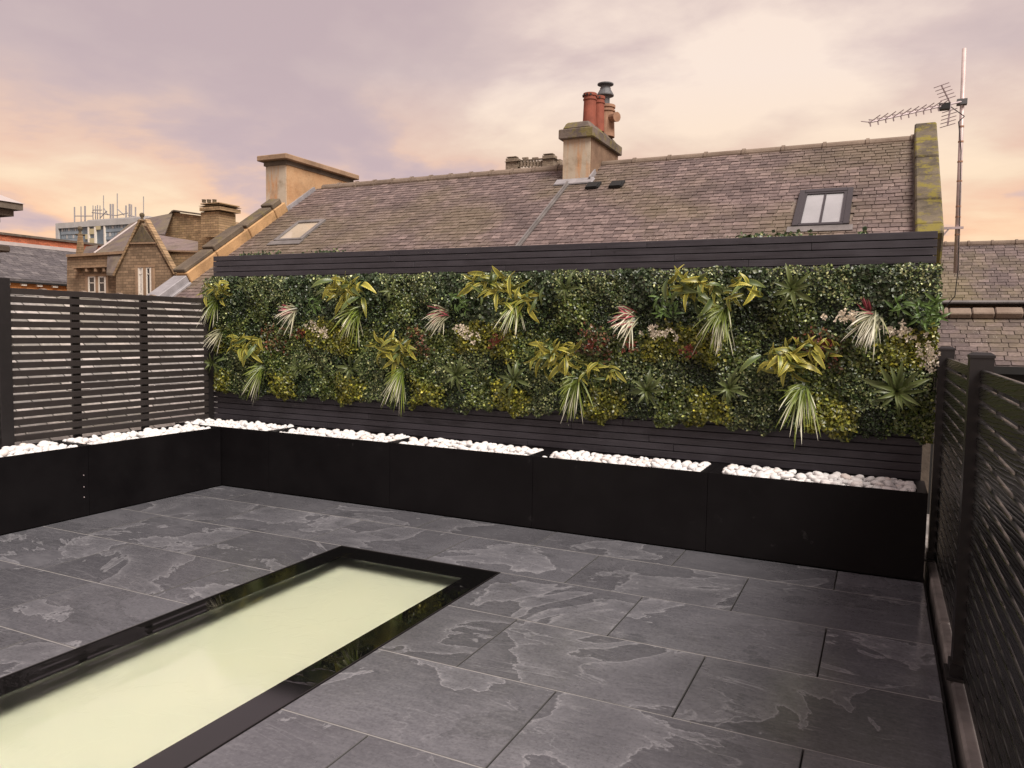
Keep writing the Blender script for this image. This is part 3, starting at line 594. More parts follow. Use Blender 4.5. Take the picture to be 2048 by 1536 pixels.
def grass(px, py, label, n=70, size=.24, mid=-95, spread=150, pal='green', red=0, name='spiky_grass', cat='grass plant', grp='spiky grasses on the plant wall'):
    t = empty(name, wallpt(px, py, .155), label, cat, grp); V, F, C = [], [], []
    n = int(n*.8); size *= .88
    for i in range(n):
        isred = red and i < n*red; low = (i % 5) < 3
        if pal == 'green': ang = (mid+8+random.gauss(0, .26)*spread if low else mid-58+random.gauss(0, .28)*spread); L = size*random.uniform(.6, 1.12)*(1 if low else .62)
        else: ang = mid+random.gauss(0, .30)*spread; L = size*random.uniform(.55, 1.1)
        if isred and red < .9: ang = 172+random.gauss(0, 22); L = size*random.uniform(.5, .95)
        a = math.radians(ang); out = random.uniform(.2, 1.05); w = random.uniform(.0034, .0066)
        d = Vector((math.cos(a)*math.cos(out), -math.sin(out), math.sin(a)*math.cos(out))); side = d.cross(Vector((random.uniform(-.5, .5), -1, random.uniform(-.2, .6)))).normalized()
        white = random.random() < .85 if pal == 'white' else (low and random.random() < .6)
        c0 = (.028, .044, .014); c1 = (.30, .045, .07) if isred else ((.36, .35, .22) if pal == 'white' else (.15, .20, .030)); c2 = (.48, .15, .16) if isred else ((.80, .75, .60) if white else (.28, .33, .06))
        c1 = np.array(c1)*random.uniform(.7, 1.25)
        b = len(V); p = Vector((random.gauss(0, .016), -.005, random.gauss(0, .016))); seg = 7; dr = random.uniform(.25, .60)*(.3 if isred else 1)
        for s in range(seg+1):
            f = s/seg; q = p+d*L*f+Vector((0, 0, -1))*L*dr*f*f; ww = w*(1-f)**.55*(.6+.4*min(1, f*4))+.0003
            c = np.array(c0)*(1-min(1, f*3))+np.array(c1)*min(1, f*3) if f < .45 else np.array(c1)*(1-(f-.45)/.55)+np.array(c2)*((f-.45)/.55)
            V += [q-side*ww, q+side*ww]; C += [c, c]
        for s in range(seg): F.append((b+2*s, b+2*s+1, b+2*s+3, b+2*s+2))
    o = colmesh('blades', [tuple(v) for v in V], F, C, MT['leafbig'], t); o['kind'] = 'stuff'; return t
def spray(px, py, label, n=26, sx=.12, sz=.06, slope=0.0, c=(.95, .84, .68)):
    t = empty('flower_spray', wallpt(px, py, .165), label, 'flowers', 'cream flower sprays on the plant wall'); V, F, C = [], [], []
    for i in range(n):
        gx = random.gauss(0, .5)*sx; o = Vector((gx, random.uniform(-.045, .0), random.gauss(0, .5)*sz+slope*gx))
        for k in range(9):
            d = Vector((random.gauss(0, 1), random.gauss(-.6, .7), random.gauss(.3, 1))).normalized(); s = d.cross(Vector((.3, 1, .2))).normalized(); L = random.uniform(.012, .024); b = len(V); q = o+d*random.uniform(0, .008)
            V += [q, q+d*L*.5+s*L*.28, q+d*L, q+d*L*.5-s*L*.28]; cc = np.array(c)*random.uniform(.6, 1.2); C += [cc*.6, cc, cc*1.05, cc]; F.append((b, b+1, b+2, b+3))
    o = colmesh('blossoms', [tuple(v) for v in V], F, C, MT['leafbig'], t); o['kind'] = 'stuff'; return t
# ferns
fern(436, 582, 'yellow-edged fern at the top left corner of the plant wall beside the fence', 13, .15, spread=250, mid=100)
fern(690, 576, 'large yellow-green fern rising over the cladding edge, nearest above the cream flowers on the left', 18, .20, spread=300)
fern(985, 566, 'yellow-green fern over the cladding edge at the middle of the plant wall, its fronds upright', 15, .19, spread=320)
fern(1050, 592, 'drooping ochre fern just right of the upright middle fern', 9, .15, spread=160)
fern(1382, 572, 'tall green fern with hanging yellow fronds over the cladding edge, left of a pair', 15, .21, yell=.5, spread=330)
fern(1475, 582, 'brown-green fern under the cladding edge, right of the tall pair', 11, .17, yell=.45, spread=320)
fern(492, 690, 'broad yellow fern at mid height near the fence end of the plant wall', 17, .17, spread=330)
fern(785, 694, 'broad yellow-green fern at mid height, above the second hanging grass', 17, .18, spread=330)
fern(1110, 704, 'broad ochre fern at mid height in the middle of the plant wall', 19, .18, spread=340)
fern(1190, 735, 'small ochre fern at the right side of the broad middle one', 7, .13, spread=220)
fern(1570, 716, 'broad yellow fern at mid height on the right half of the plant wall', 20, .18, spread=340)
fern(1625, 700, 'small upright yellow fern at the right side of the broad right one', 8, .13, spread=200, mid=60)
# grasses
grass(432, 600, 'spiky grass with pale tips hanging out over the end of the fence', 70, .24, -120, 150)
grass(440, 665, 'small white-tipped spiky grass low over the fence end, under the larger one', 34, .17, -150, 110, 'white')
grass(525, 735, 'hanging spiky grass with white tips at the bottom edge, nearest the fence', 80, .25, -108, 85)
grass(715, 622, 'spiky green grass hanging below the large top fern on the left', 80, .25, -110, 120)
grass(805, 742, 'hanging spiky grass with white tips at the bottom edge, second from the fence', 90, .26, -100, 70)
grass(1035, 608, 'spiky green grass hanging below the middle top fern', 70, .22, -112, 110)
grass(1155, 762, 'hanging spiky grass with white tips at the bottom edge, third from the fence', 90, .26, -102, 75)
grass(1448, 618, 'long spiky green grass hanging below the pair of top ferns', 90, .26, -105, 100)
grass(1608, 775, 'hanging spiky grass with white tips at the bottom edge, nearest the right end', 95, .28, -98, 90)
kw = dict(name='red_spiky_plant', cat='spiky plant', grp='red and cream spiky plants on the plant wall')
grass(592, 622, 'cream spiky plant with a red heart, nearest the fence', 75, .20, -170, 130, 'white', .24, **kw)
grass(893, 628, 'cream spiky plant with a red heart, second from the fence', 75, .20, -165, 130, 'white', .28, **kw)
grass(1268, 634, 'cream spiky plant with a red heart, third from the fence', 70, .20, -168, 140, 'white', .28, **kw)
grass(1752, 632, 'cream spiky plant with red blades standing up, nearest the right end', 75, .21, -130, 120, 'white', .05, **kw)
grass(1738, 622, 'dark red blades standing up out of the rightmost cream spiky plant', 14, .16, 118, 70, 'white', 1.0, **kw)
# rosettes
rl_ = [(432, 726, 'bright-centred green rosette at the fence end of the plant wall', 18, .13), (605, 737, 'green rosette at lower left, left of two neighbouring ones', 14, .14), (707, 736, 'green rosette at lower left, right of two neighbouring ones', 15, .14),
       (918, 748, 'broad-leaved green rosette below the second cream spiky plant', 16, .15), (1032, 758, 'broad-leaved green rosette left of the third hanging grass', 15, .14), (1297, 780, 'green rosette low down, right of the third hanging grass', 14, .15),
       (1460, 776, 'green rosette low down, left of the rightmost hanging grass', 14, .13), (1795, 782, 'largest broad-leaved rosette low at the right end of the plant wall', 17, .19), (1135, 578, 'small green rosette near the top, right of the middle ferns', 10, .13),
       (1585, 578, 'dark green rosette near the top, right of the tall pair of ferns', 11, .16), (785, 583, 'small green rosette near the top, right of the large left fern', 9, .11), (493, 573, 'small green rosette near the top by the corner fern', 9, .10)]
for x, y, lab, n, s in rl_: rosette(x, y, lab, n, s)
for x, y, lab, n, s in [(635, 606, 'bright green leafy tuft right of the first cream spiky plant', 26, .075), (922, 606, 'bright green leafy tuft above the second cream spiky plant', 22, .07), (1335, 612, 'bright green leafy tuft right of the third cream spiky plant', 26, .075), (1795, 610, 'small bright green leafy tuft near the right end, left of the bushy one', 10, .075), (1855, 625, 'bushy bright green tuft spilling over the right end of the plant wall', 46, .085)]:
    rosette(x, y, lab, n, s, grn, 1.15, 'leafy_tuft', 'leafy tuft', 'bright green tufts on the plant wall', .07 if n > 12 else .03)
for x, y, lab, sx, sz, sl in [(640, 658, 'cream flowers trailing right of the first cream spiky plant', .15, .05, -.55), (932, 664, 'cream flowers trailing right of the second cream spiky plant', .13, .05, -.5), (1312, 664, 'cream flowers right of the third cream spiky plant', .12, .04, -.15), (1700, 634, 'cream flowers left of the rightmost spiky plant', .10, .04, -.05), (1802, 664, 'cream flowers right of the rightmost spiky plant', .16, .05, -.35), (1858, 715, 'cream flowers at the right end beside the capped post', .05, .08, -.3)]:
    spray(x, y, lab, 24, sx, sz, sl)
for x, y, lab in [(603, 665, 'small red-leaved sprig below the first cream spiky plant'), (995, 682, 'small red-leaved sprig right of the middle cream flowers'), (1188, 690, 'small red-leaved sprig above the small ochre fern'), (1262, 694, 'small red-leaved sprig below the third cream spiky plant'), (1378, 703, 'small red-leaved sprig left of the long hanging grass'), (1655, 690, 'small red-leaved sprig left of the rightmost spiky plant')]:
    o = spray(x, y, lab, 12, .06, .05, 0, (.24, .06, .04)); o.name = 'red_sprig'; o['category'] = 'sprig'; o['group'] = 'red sprigs on the plant wall'
# creeper showing above the cladding
for k, (x, w, lab) in enumerate([(520, .5, 'small-leaved creeper peeping over the cladding near the left rooflight'), (655, .35, 'small-leaved creeper peeping over the cladding between left rooflight and middle'), (1495, .18, 'small tuft of creeper over the cladding left of the right rooflight'), (1570, .35, 'small-leaved creeper over the cladding below the right rooflight'), (1725, .04, 'tiny leaf tuft over the cladding right of the right rooflight')]):
    p = ony(x, 500 if x < 1000 else 472, YC+.05); n = int(160*w)+20
    t = empty('creeper', (p[0], YC+.05, 2.03), lab, 'creeper', 'creeper over the cladding')
    V, F, C = scatter_leaves(p[0]+rng.normal(0, .4, n)*w*.7, 2.035+np.abs(rng.normal(0, .017, n)), np.full(n, -.08)+rng.uniform(-.02, .02, n), np.where(rng.random(n) < .5, 0, 3), 1.1)
    colmesh('foliage', V-np.array(wpos(t)), F, C, MT['fol'], t)['kind'] = 'stuff'

# ------------------------------------------------------------------ slate roofs
RA = math.radians(33)
class Roof:
    """a pitched plane: x along the eave direction, s up the slope, n off the plane"""
    def __init__(s, o, ex, up, pitch):
        s.o = np.array(o, float); s.ex = np.array(ex, float); u = np.array(up, float)
        s.es = u*math.cos(pitch)+np.array([0, 0, math.sin(pitch)]); s.en = -u*math.sin(pitch)+np.array([0, 0, math.cos(pitch)])
    def P(s, x, sl, n=0): return s.o+s.ex*x+s.es*sl+s.en*n
    def hit(s, px, py):
        d = ray(px, py); t = s.en@(s.o-CP)/(s.en@d); q = CP+t*d-s.o; return q@s.ex, q@s.es
    def blk(s, mb, x0, x1, s0, s1, n0, n1): 
        return mb.hexa([s.P(x0, s0, n0), s.P(x1, s0, n0), s.P(x1, s1, n0), s.P(x0, s1, n0), s.P(x0, s0, n1), s.P(x1, s0, n1), s.P(x1, s1, n1), s.P(x0, s1, n1)])
    def basis(s): return Matrix(((s.ex[0], s.es[0], s.en[0]), (s.ex[1], s.es[1], s.en[1]), (s.ex[2], s.es[2], s.en[2])))
unit_slate = None
def slate_mesh(mat):
    # unit slate: x 0..1, y (up slope) 0..1, thin; lower edge lifted, a chipped corner
    v = [(.03, 0, .009), (.93, 0, .009), (.97, .05, .009), (.97, 1.12, .0005), (.03, 1.12, .0005), (.03, 0, .0165), (.93, 0, .0165), (.97, .05, .0165), (.97, 1.12, .007), (.03, 1.12, .007)]
    me = bpy.data.meshes.new('slate'); me.from_pydata(v, [], [(4, 3, 2, 1, 0), (5, 6, 7, 8, 9), (0, 1, 6, 5), (1, 2, 7, 6), (2, 3, 8, 7), (3, 4, 9, 8), (4, 0, 5, 9)]); me.materials.append(mat); return me
def lay_slates(roof, parent, mat, x0, x1, s0, s1, gauge, width, nsolo, vis, holes=()):
    me = slate_mesh(mat); lst = []; k = 0; sl = s0
    while sl < s1-gauge*.2:
        g = min(gauge, s1-sl); x = x0-random.uniform(0, width)
        while x < x1:
            w = width*random.choice([.72, .85, 1, 1, 1.1, 1.25]); a, b = max(x, x0), min(x+w, x1); x += w
            if b-a < .02: continue
            if any(h[0] < (a+b)/2 < h[1] and h[2] < sl+g/2 < h[3] for h in holes): continue
            lst.append((a, b, sl+random.uniform(-.006, .004), g, random.uniform(-.012, .012), random.uniform(0, .006)))
        sl += gauge
    ctr = np.array([roof.P((l[0]+l[1])/2, l[2]+l[3]/2) for l in lst]); px, py, dz = proj(ctr)
    area = np.array([(l[1]-l[0]) for l in lst])/dz**2*np.array([1.0 if vis(a, b) else 0.0 for a, b in zip(px, py)])
    order = np.argsort(-area); solo = set(order[:nsolo].tolist()); B = roof.basis().to_4x4(); o0 = wpos(parent); V, F = [], []
    for i, (a, b, sl, g, rot, lift) in enumerate(lst):
        m = Matrix.Translation(Vector(roof.P(a, sl, lift))-o0) @ B @ Matrix.Rotation(rot, 4, 'Z') @ Matrix.Diagonal((b-a, g, 1, 1))
        if i in solo:
            o = bpy.data.objects.new('slate', me); col.objects.link(o); o.parent = parent; o.matrix_local = m
        else:
            q = len(V); V += [tuple(m @ v.co) for v in me.vertices]; F += [tuple(q+j for j in p.vertices) for p in me.polygons]
    mm = bpy.data.meshes.new('slates'); mm.from_pydata(V, [], F); o = link('slates', mm, mat, parent); o['kind'] = 'stuff'
def ridge_tiles(roof, parent, mat, x0, x1, s, L=.45, r=.11):
    x = x0
    while x < x1-.02:
        b = min(x+L, x1); m = MB(); c = roof.P(0, s); 
        for (xa, xb, rr) in ((x, b-.05, r), (b-.05, b, r+.018)):
            pa, pb = roof.P(xa, s), roof.P(xb, s); ring = []
            for k in range(9):
                t = math.radians(-25+230*k/8); ring.append((math.cos(t)*rr, math.sin(t)*rr*.95-.02))
            fl = roof.es-np.array([0, 0, roof.es[2]]); fl = fl/np.linalg.norm(fl)
            V = [pa+fl*u+np.array([0, 0, w]) for u, w in ring]+[pb+fl*u+np.array([0, 0, w]) for u, w in ring]; n = 9
            m.add(V, [(i, i+1, i+1+n, i+n) for i in range(n-1)]+[tuple(range(n)), tuple(range(2*n-1, n-1, -1))])
        m.build('ridge_tile', mat, parent); x = b+.004

# ------------------------------------------------------------------ the two adjoining houses behind the cladding
EY, EZ = 3.7, 1.744+math.tan(RA)*(3.7-4.249)
HR = Roof((0, EY, EZ), (1, 0, 0), (0, 1, 0), RA)
XL, XM, XR = HR.hit(548, 432)[0]+.02, HR.hit(1092, 428)[0], HR.hit(1829, 400)[0]
SR = HR.hit(1827, 279)[1]; SRL = HR.hit(900, 356)[1]; RY = EY+SR*math.cos(RA)
def clad_line(x): return 512-.0338*(x-427)
seen = lambda a, b: (-5 < a < 2055) and (b < clad_line(a)+2 if 423 < a < 1880 else b < 600)
def house(x0, x1, s1, label):
    h = empty('terraced_house', ((x0+x1)/2, EY+.3, -7), label, 'house', 'adjoining slate roofed houses')
    yb = 2*RY-EY-.3; zr = EZ+s1*math.sin(RA)
    m = MB(); m.box(x0+.02, x1-.02, EY+.3, yb, -6.99, EZ+.05)
    m.prism([(x0+.02, EY+.3, EZ+.051), (x0+.02, yb, EZ+.051), (x0+.02, RY, zr-.18)], (x1-x0-.04, 0, 0)); m.build('wall', MT['pgwall'], h)
    r = MB(); HR.blk(r, x0, x1, -.05, s1, -.06, 0)
    r.add([(x0, RY, zr), (x1, RY, zr), (x1, 2*RY-EY, EZ), (x0, 2*RY-EY, EZ)], [(0, 1, 2, 3)])
    rf_ = r.build('roof', MT['slate2'], h); return h, rf_
hl, rfl = house(XL, XM, SRL, 'left house with brown slate roof, tall gable chimney and small rooflight, beyond the cladding')
hr, rfr = house(XM, XR, SR, 'right house with brown slate roof, capped chimney with clay pots and mossy skew')
GA, WD = .114, .155
def rooflight(h, c4, label, mullion, panemat, fm='winframe'):
    q = np.array([HR.hit(*c) for c in c4]); x0, x1 = q[[0, 3], 0].mean(), q[[1, 2], 0].mean(); s0, s1 = q[[0, 1], 1].mean(), q[[2, 3], 1].mean()
    f = MB(); w = .075; HR.blk(f, x0, x0+w, s0, s1, .0, .055); HR.blk(f, x1-w, x1, s0, s1, .0, .055); HR.blk(f, x0+w, x1-w, s0, s0+.06, .0, .05); HR.blk(f, x0+w, x1-w, s1-.10, s1, .0, .06)
    fr = f.build('rooflight', MT[fm], h, bevel=.006); fr['label'] = label
    g_ = MB(); HR.blk(g_, x0+w, x1-w, s0+.06, s1-.10, .01, .03); g_.build('pane', panemat, fr)
    ap = MB(); HR.blk(ap, x0-.05, x1+.05, s0-.16, s0-.002, .022, .034); ap.build('apron_flashing', MT['leaddark'], fr)
    if mullion:
        mm = MB(); xm = (x0+x1)/2; HR.blk(mm, xm-.014, xm+.014, s0+.06, s1-.10, .031, .044); mm.build('glazing_bar', MT[fm], fr)
        i_ = MB(); w2 = .035; a, b, c, d = x0+w, x1-w, s0+.06, s1-.10
        HR.blk(i_, a, a+w2, c, d, .031, .05); HR.blk(i_, b-w2, b, c, d, .031, .05); HR.blk(i_, a+w2, b-w2, d-.05, d, .031, .05); i_.build('sash', MT[fm], fr)
    return (x0, x1, s0, s1)
panebright = m_plain('sky_lit_pane', (.33, .325, .335), .06, .1, 2, .0, .8); panewarm = m_plain('buff_pane', (.42, .35, .27), .06, .1, 2, .0, .6)  # left pane: plain buff colour
h1 = rooflight(hl, [(548, 486), (607, 481), (652, 443), (597, 446)], 'small rooflight with a buff pane', False, panewarm, 'leaddark')
h2 = rooflight(hr, [(1580, 458), (1697, 453), (1708, 380), (1603, 388)], 'rooflight with two pale panes and a dark frame', True, panebright)
# chimney on the party wall
cfx, cfs = HR.hit(1125, 366); crx, crs = HR.hit(1180, 361); cw = abs(crx-cfx)
cy0 = HR.P(cfx, cfs)[1]; cy1 = cy0+1.5; cx0 = cfx; cx1 = cfx+cw
topz = ony(1126, 280, cy0)[2]; capz = ony(1126, 246, cy0)[2]; base = HR.P(0, cfs)[2]-.15
lay_slates(HR, rfl, MT['slate'], XL+.22, XM-.02, 0, SRL-.05, GA, WD, 300, seen, [h1])
lay_slates(HR, rfr, MT['slate'], XM+.02, XR-.02, 0, SR-.05, GA, WD, 300, seen, [h2, (cx0+.03, cx1-.03, cfs+.02, 99)])
ridge_tiles(HR, hl, MT['ridge'], XL+.35, XM, SRL, .45, .10); ridge_tiles(HR, hr, MT['ridge'], cx1+.02, XR, SR, .62, .085)
ch = MB().box(cx0, cx1, cy0, cy1, base, topz).build('chimney', MT['render'], hr)
MB().box(cx1, cx1+.012, cy0+.02, cy1, base+.1, topz).build('warm_lit_side', MT['rendwarm'], ch)  # right face warmer and darker: side light put into its colour
MB().box(cx0-.07, cx1+.07, cy0-.07, cy1+.07, topz, topz+.17).build('cornice', MT['capstone'], ch, bevel=.015)
cc = MB(); a = .03
cc.hexa([(cx0-a, cy0-a, topz+.17), (cx1+a, cy0-a, topz+.17), (cx1+a, cy1+a, topz+.17), (cx0-a, cy1+a, topz+.17), (cx0+.02, cy0+.06, capz+.02), (cx1-.06, cy0+.06, capz+.02), (cx1-.06, cy1-.12, capz-.0), (cx0+.02, cy1-.12, capz-.0)])
cc.build('mossy_capping', MT['capstone'], ch, bevel=.03)
pxc = (cx0+cx1)/2+.05
def pot(px, yy, zt, r, name, mat, prof):
    p = ony(px, 240, yy); z0 = capz-.02; H = zt-z0; return MB().lathe((p[0], yy, z0), [(r*a, H*b) for a, b in prof], 20).build(name, mat, ch, smooth=False)
y1_, y2_, y3_ = cy0+.33, cy0+.74, cy0+1.16
pp = [(1.12, 0), (1.0, .75), (1.0, .78), (1.12, .79), (1.12, .83), (1.0, .84), (1.0, .90), (1.12, .91), (1.12, .99), (.85, 1.0), (.8, .9)]
p1 = pot(1179, y1_, ony(1179, 187, y1_)[2], .108, 'chimney_pot', MT['terra'], pp); p1['label'] = 'bright orange clay pot, nearest of the three'
p2 = pot(1197, y2_, ony(1197, 193, y2_)[2], .098, 'chimney_pot', MT['terra'], pp)
p3 = pot(1212, y3_, ony(1212, 211, y3_)[2], .15, 'chimney_pot', MT['terra2'], pp); p3['label'] = 'buff clay pot with a spout and a grey cowl on top'
for pt, yy, px in ((p1, y1_, 1179), (p2, y2_, 1197)):
    p = ony(px, 194, yy); r_ = .1225 if pt is p1 else .1115
    for k in range(12):
        t = 2*math.pi*k/12; c = np.array([p[0]+r_*math.cos(t), yy+r_*math.sin(t), ony(px, 192 if pt is p1 else 198, yy)[2]]); d = np.array([math.cos(t), math.sin(t), 0])
        MB().tube(c-d*.02, c+d*.003, .018, n=8).build('vent_hole', MT['black'], ch)
p = ony(1210, 210, y3_); zc0 = p[2]; zc1 = ony(1210, 168, y3_)[2]; H = zc1-zc0
MB().lathe((p[0], y3_, zc0), [(.085, 0), (.085, .36*H), (.10, .38*H), (.16, .42*H), (.16, .47*H), (.10, .74*H), (.10, .80*H), (.085, .82*H), (.085, .90*H), (.15, .95*H), (.15, H), (.05, H)], 20).build('cowl', MT['cowl'], ch)
ps = ony(1214, 238, y3_); MB().tube((ps[0]+.08, y3_-.05, ps[2]), (ps[0]+.24, y3_-.14, ps[2]-.02), .075, .09, 12).build('spout', MT['terra2'], ch)
fl = MB(); fl.hexa([HR.P(cx0-.12, cfs-.16, .03), HR.P(cx1+.10, cfs-.16, .03), HR.P(cx1+.10, cfs+.02, .03), HR.P(cx0-.12, cfs+.02, .03), HR.P(cx0-.10, cfs-.15, .05), HR.P(cx1+.08, cfs-.15, .05), HR.P(cx1+.08, cfs+.02, .06), HR.P(cx0-.10, cfs+.02, .06)])
fl.build('front_flashing', MT['lead'], hr)
f2 = MB(); HR.blk(f2, cx1+.013, cx1+.04, cfs-.05, SR-.45, .0, .10); f2.build('side_flashing', MT['lead'], hr)
ls = MB(); HR.blk(ls, XM-.03, XM+.0, .2, cfs-.1, .02, .07); HR.blk(ls, XM+.0, XM+.022, .2, cfs-.1, .02, .045); ls.build('lead_roll', MT['leaddark'], hl)
for a, b in ((1188, 376), (1235, 374)):
    x, s = HR.hit(a, b); v = MB(); HR.blk(v, x-.13, x+.10, s-.08, s+.14, .02, .055); HR.blk(v, x-.11, x+.08, s-.10, s+.05, .03, .075); v.build('roof_vent', MT['black'], hr)
# gable chimney of the left house
gy0 = HR.P(0, HR.hit(545, 424)[1])[1]; gx1 = ony(572, 400, gy0)[0]; gx0 = ony(532, 400, gy0)[0]; gzt = ony(552, 331, gy0)[2]
gzb = ony(552, 424, gy0)[2]-.3; gy1 = 2*RY-gy0+.2
gc = MB().box(gx0, gx1, gy0, gy1, gzb, gzt).build('chimney', MT['render'], hl)
MB().box(gx1, gx1+.012, gy0+.02, gy1-.02, gzb, gzt).build('warm_lit_side', MT['rendorange'], gc)  # orange side light and staining both put into this face's colour
MB().box(gx0-.03, gx1+.03, gy0-.03, gy1+.03, gzt, gzt+.09).build('necking', MT['stone_dark'], gc)
MB().box(gx0-.13, gx1+.12, gy0-.13, gy1+.13, gzt+.09, gzt+.20).build('cope', MT['dress'], gc, bevel=.015)
sf = MB(); HR.blk(sf, gx1+.013, gx1+.06, HR.hit(575, 425)[1], SRL-.1, 0, .08); sf.build('side_flashing', MT['lead'], hl)
# left skew: coping stones climbing the verge
smax = (gy0-EY)/math.cos(RA); s = HR.hit(330, 575)[1]+.15; xa, xb = XL-.06, XL+.22
k = 0
while s < smax-.1:
    e = min(s+random.uniform(.75, 1.05), smax); m = MB(); HR.blk(m, xa, xb, s, e-.012, -.5, .20); st = m.build('coping_stone', MT['coping'], hl, bevel=.015)
    m = MB(); HR.blk(m, xa-.05, xb-.03, s+.01, e-.02-.05*(k % 2), .201, .27+.04*(k % 2)); m.build('lichened_top', MT['copetop'], st, bevel=.015); s = e; k += 1
s0_ = HR.hit(330, 575)[1]; m = MB(); HR.blk(m, xa-.06, xb-.02, s0_-.75, s0_+.14, -.4, .16); HR.blk(m, xb-.02, xb+.06, s0_-.7, s0_+.1, -.2, .05); m.build('lead_capping', MT['lead'], hl, bevel=.01)
# right skew
wsk = HR.hit(1872, 400)[0]-XR; s = 0.2; st_top = HR.hit(1848, 262)[1]+.1
cuts = [HR.hit(1850, y)[1] for y in (470, 420, 370, 332, 300, 262)]; gsk = cuts[0]-.25; cuts = [gsk]+cuts
for a, b in zip(cuts[:-1], cuts[1:]):
    if b-a < .1: continue
    m = MB(); HR.blk(m, XR, XR+wsk+.05, a+.008, b-.008, -.6, .15+random.uniform(-.015, .015)); m.build('skew_stone', MT['skew'], hr, bevel=.02)

MB().prism([(XR-.02, EY+.3, -6.99), (XR-.02, EY+.3, EZ+.1), (XR-.02, RY, EZ+SR*math.sin(RA)-.2), (XR-.02, 2*RY-EY-.3, EZ+.1), (XR-.02, 2*RY-EY-.3, -6.99)], (wsk-.02, 0, 0)).build('gable_wall', MT['stone_dark'], hr)
# ------------------------------------------------------------------ television aerial on the right gable
AY = HR.P(0, HR.hit(1880, 440)[1])[1]
a0, a1 = ony(1912, 546, AY), ony(1928.5, 97, AY); ax = a0[0]
ae = empty('television_aerial', a0, 'television aerial on a tall pale mast bracketed to the right gable', 'aerial')
def am(py): f = (py-546)/(97-546); return a0+(a1-a0)*f
MB().tube(am(546), am(97), .030, .024, 10).build('mast', MT['pole'], ae, smooth=True)
for y in (253, 283, 323, 362, 413, 434, 470): MB().tube(am(y), am(y-3), .0315, n=10).build('tape_band', MT['terra2'], ae)
bk = MB(); b0 = am(455); gx = XR+wsk+.02; bk.box(gx, b0[0]+.06, AY-.045, AY-.022, b0[2]-.014, b0[2]+.014); d_ = np.array([gx+.0, AY-.034, b0[2]-.16]); bk.tube(d_, (b0[0]-.10, AY-.034, b0[2]-.012), .011, n=6); bk.box(gx-.02, gx, AY-.07, AY+.03, b0[2]-.2, b0[2]+.06); bk.build('wall_bracket', MT['alu'], ae)
bm_a = am(203)+np.array([.0, -.035, 0]); bm_b = ony(1738, 245, AY-1.0)
MB().tube(bm_a, bm_b, .011, n=8).build('boom', MT['alu'], ae)
cl_ = am(203); MB().box(cl_[0]-.06, cl_[0]+.05, AY-.06, AY+.03, cl_[2]-.035, cl_[2]+.03).build('clamp', MT['cowl'], ae)
bd = (bm_b-bm_a); bl = np.linalg.norm(bd); bd = bd/bl; perp = np.cross(bd, [0, 0, 1]); perp /= np.linalg.norm(perp); upv = np.cross(perp, bd)
for k in range(10):
    c = bm_a+bd*bl*(.27+.72*k/9); e_ = MB(); 
    for sg in (-1, 1): e_.tube(c, c+sg*perp*.15+upv*.045-bd*.02, .0055, n=5); 
    e_.tube(c-upv*.05, c+upv*.02, .008, n=5); e_.build('director', MT['alu'], ae)
c = bm_a+bd*bl*.20; MB().box(c[0]-.06, c[0]+.06, c[1]-.05, c[1]+.05, c[2]-.05, c[2]+.02).build('junction_box', MT['cable'], ae)
c = bm_a+bd*bl*.13
for sg in (-1, 1):
    tip = c+upv*sg*.24+bd*.10; r_ = MB(); r_.tube(c, tip, .010, n=6)
    for k in range(5):
        q = c+(tip-c)*(.3+.7*k/4); r_.tube(q-perp*.11, q+perp*.11, .0055, n=5)
    r_.build('reflector', MT['alu'], ae)
cb = MB(); q0 = am(206)+np.array([0, -.03, 0]); pts = [c+np.array([0, 0, -.03]), c+np.array([.15, 0, -.16]), q0+np.array([-.03, 0, -.22]), am(300)+np.array([.005, -.024, 0]), am(540)+np.array([.02, -.024, 0]), am(552)+np.array([0, -.02, -.25]), am(552)+np.array([-.12, -.02, -.42]), am(552)+np.array([-.3, 0, -.5])]
for u_, w_ in zip(pts[:-1], pts[1:]): cb.tube(u_, w_, .006, n=5)
cb.build('cable', MT['cable'], ae)

# ------------------------------------------------------------------ roof beyond the left fence
NR = Roof((-5.15, 0, .28), (0, 1, 0), (-1, 0, 0), math.radians(36))
zt_ = 1.632+(1.632-CP[2])/(CP[0]-FX)*(2.25)+.005; sN = (zt_-.28)/math.sin(math.radians(36))
nb = empty('neighbouring_roof', (-6.2, -2, -7), 'low pale slate roof seen through the gaps of the slatted fence', 'roof')
b_ = MB(); NR.blk(b_, -9, 2.9, -.1, sN, -.2, 0); b_.build('roof_deck', MT['slate_n'], nb); MB().box(-7.0, -5.3, -8.9, 2.8, -6.98, .2).build('wall', MT['pgwall'], nb)
lay_slates(NR, nb, MT['slate_n'], -9, 2.9, 0, sN-.02, .13, .24, 300, lambda a, b: 0 < a < 420 and 570 < b < 900)
ridge_tiles(NR, nb, MT['ridge'], -9, 2.9, sN-.03, .46, .045)

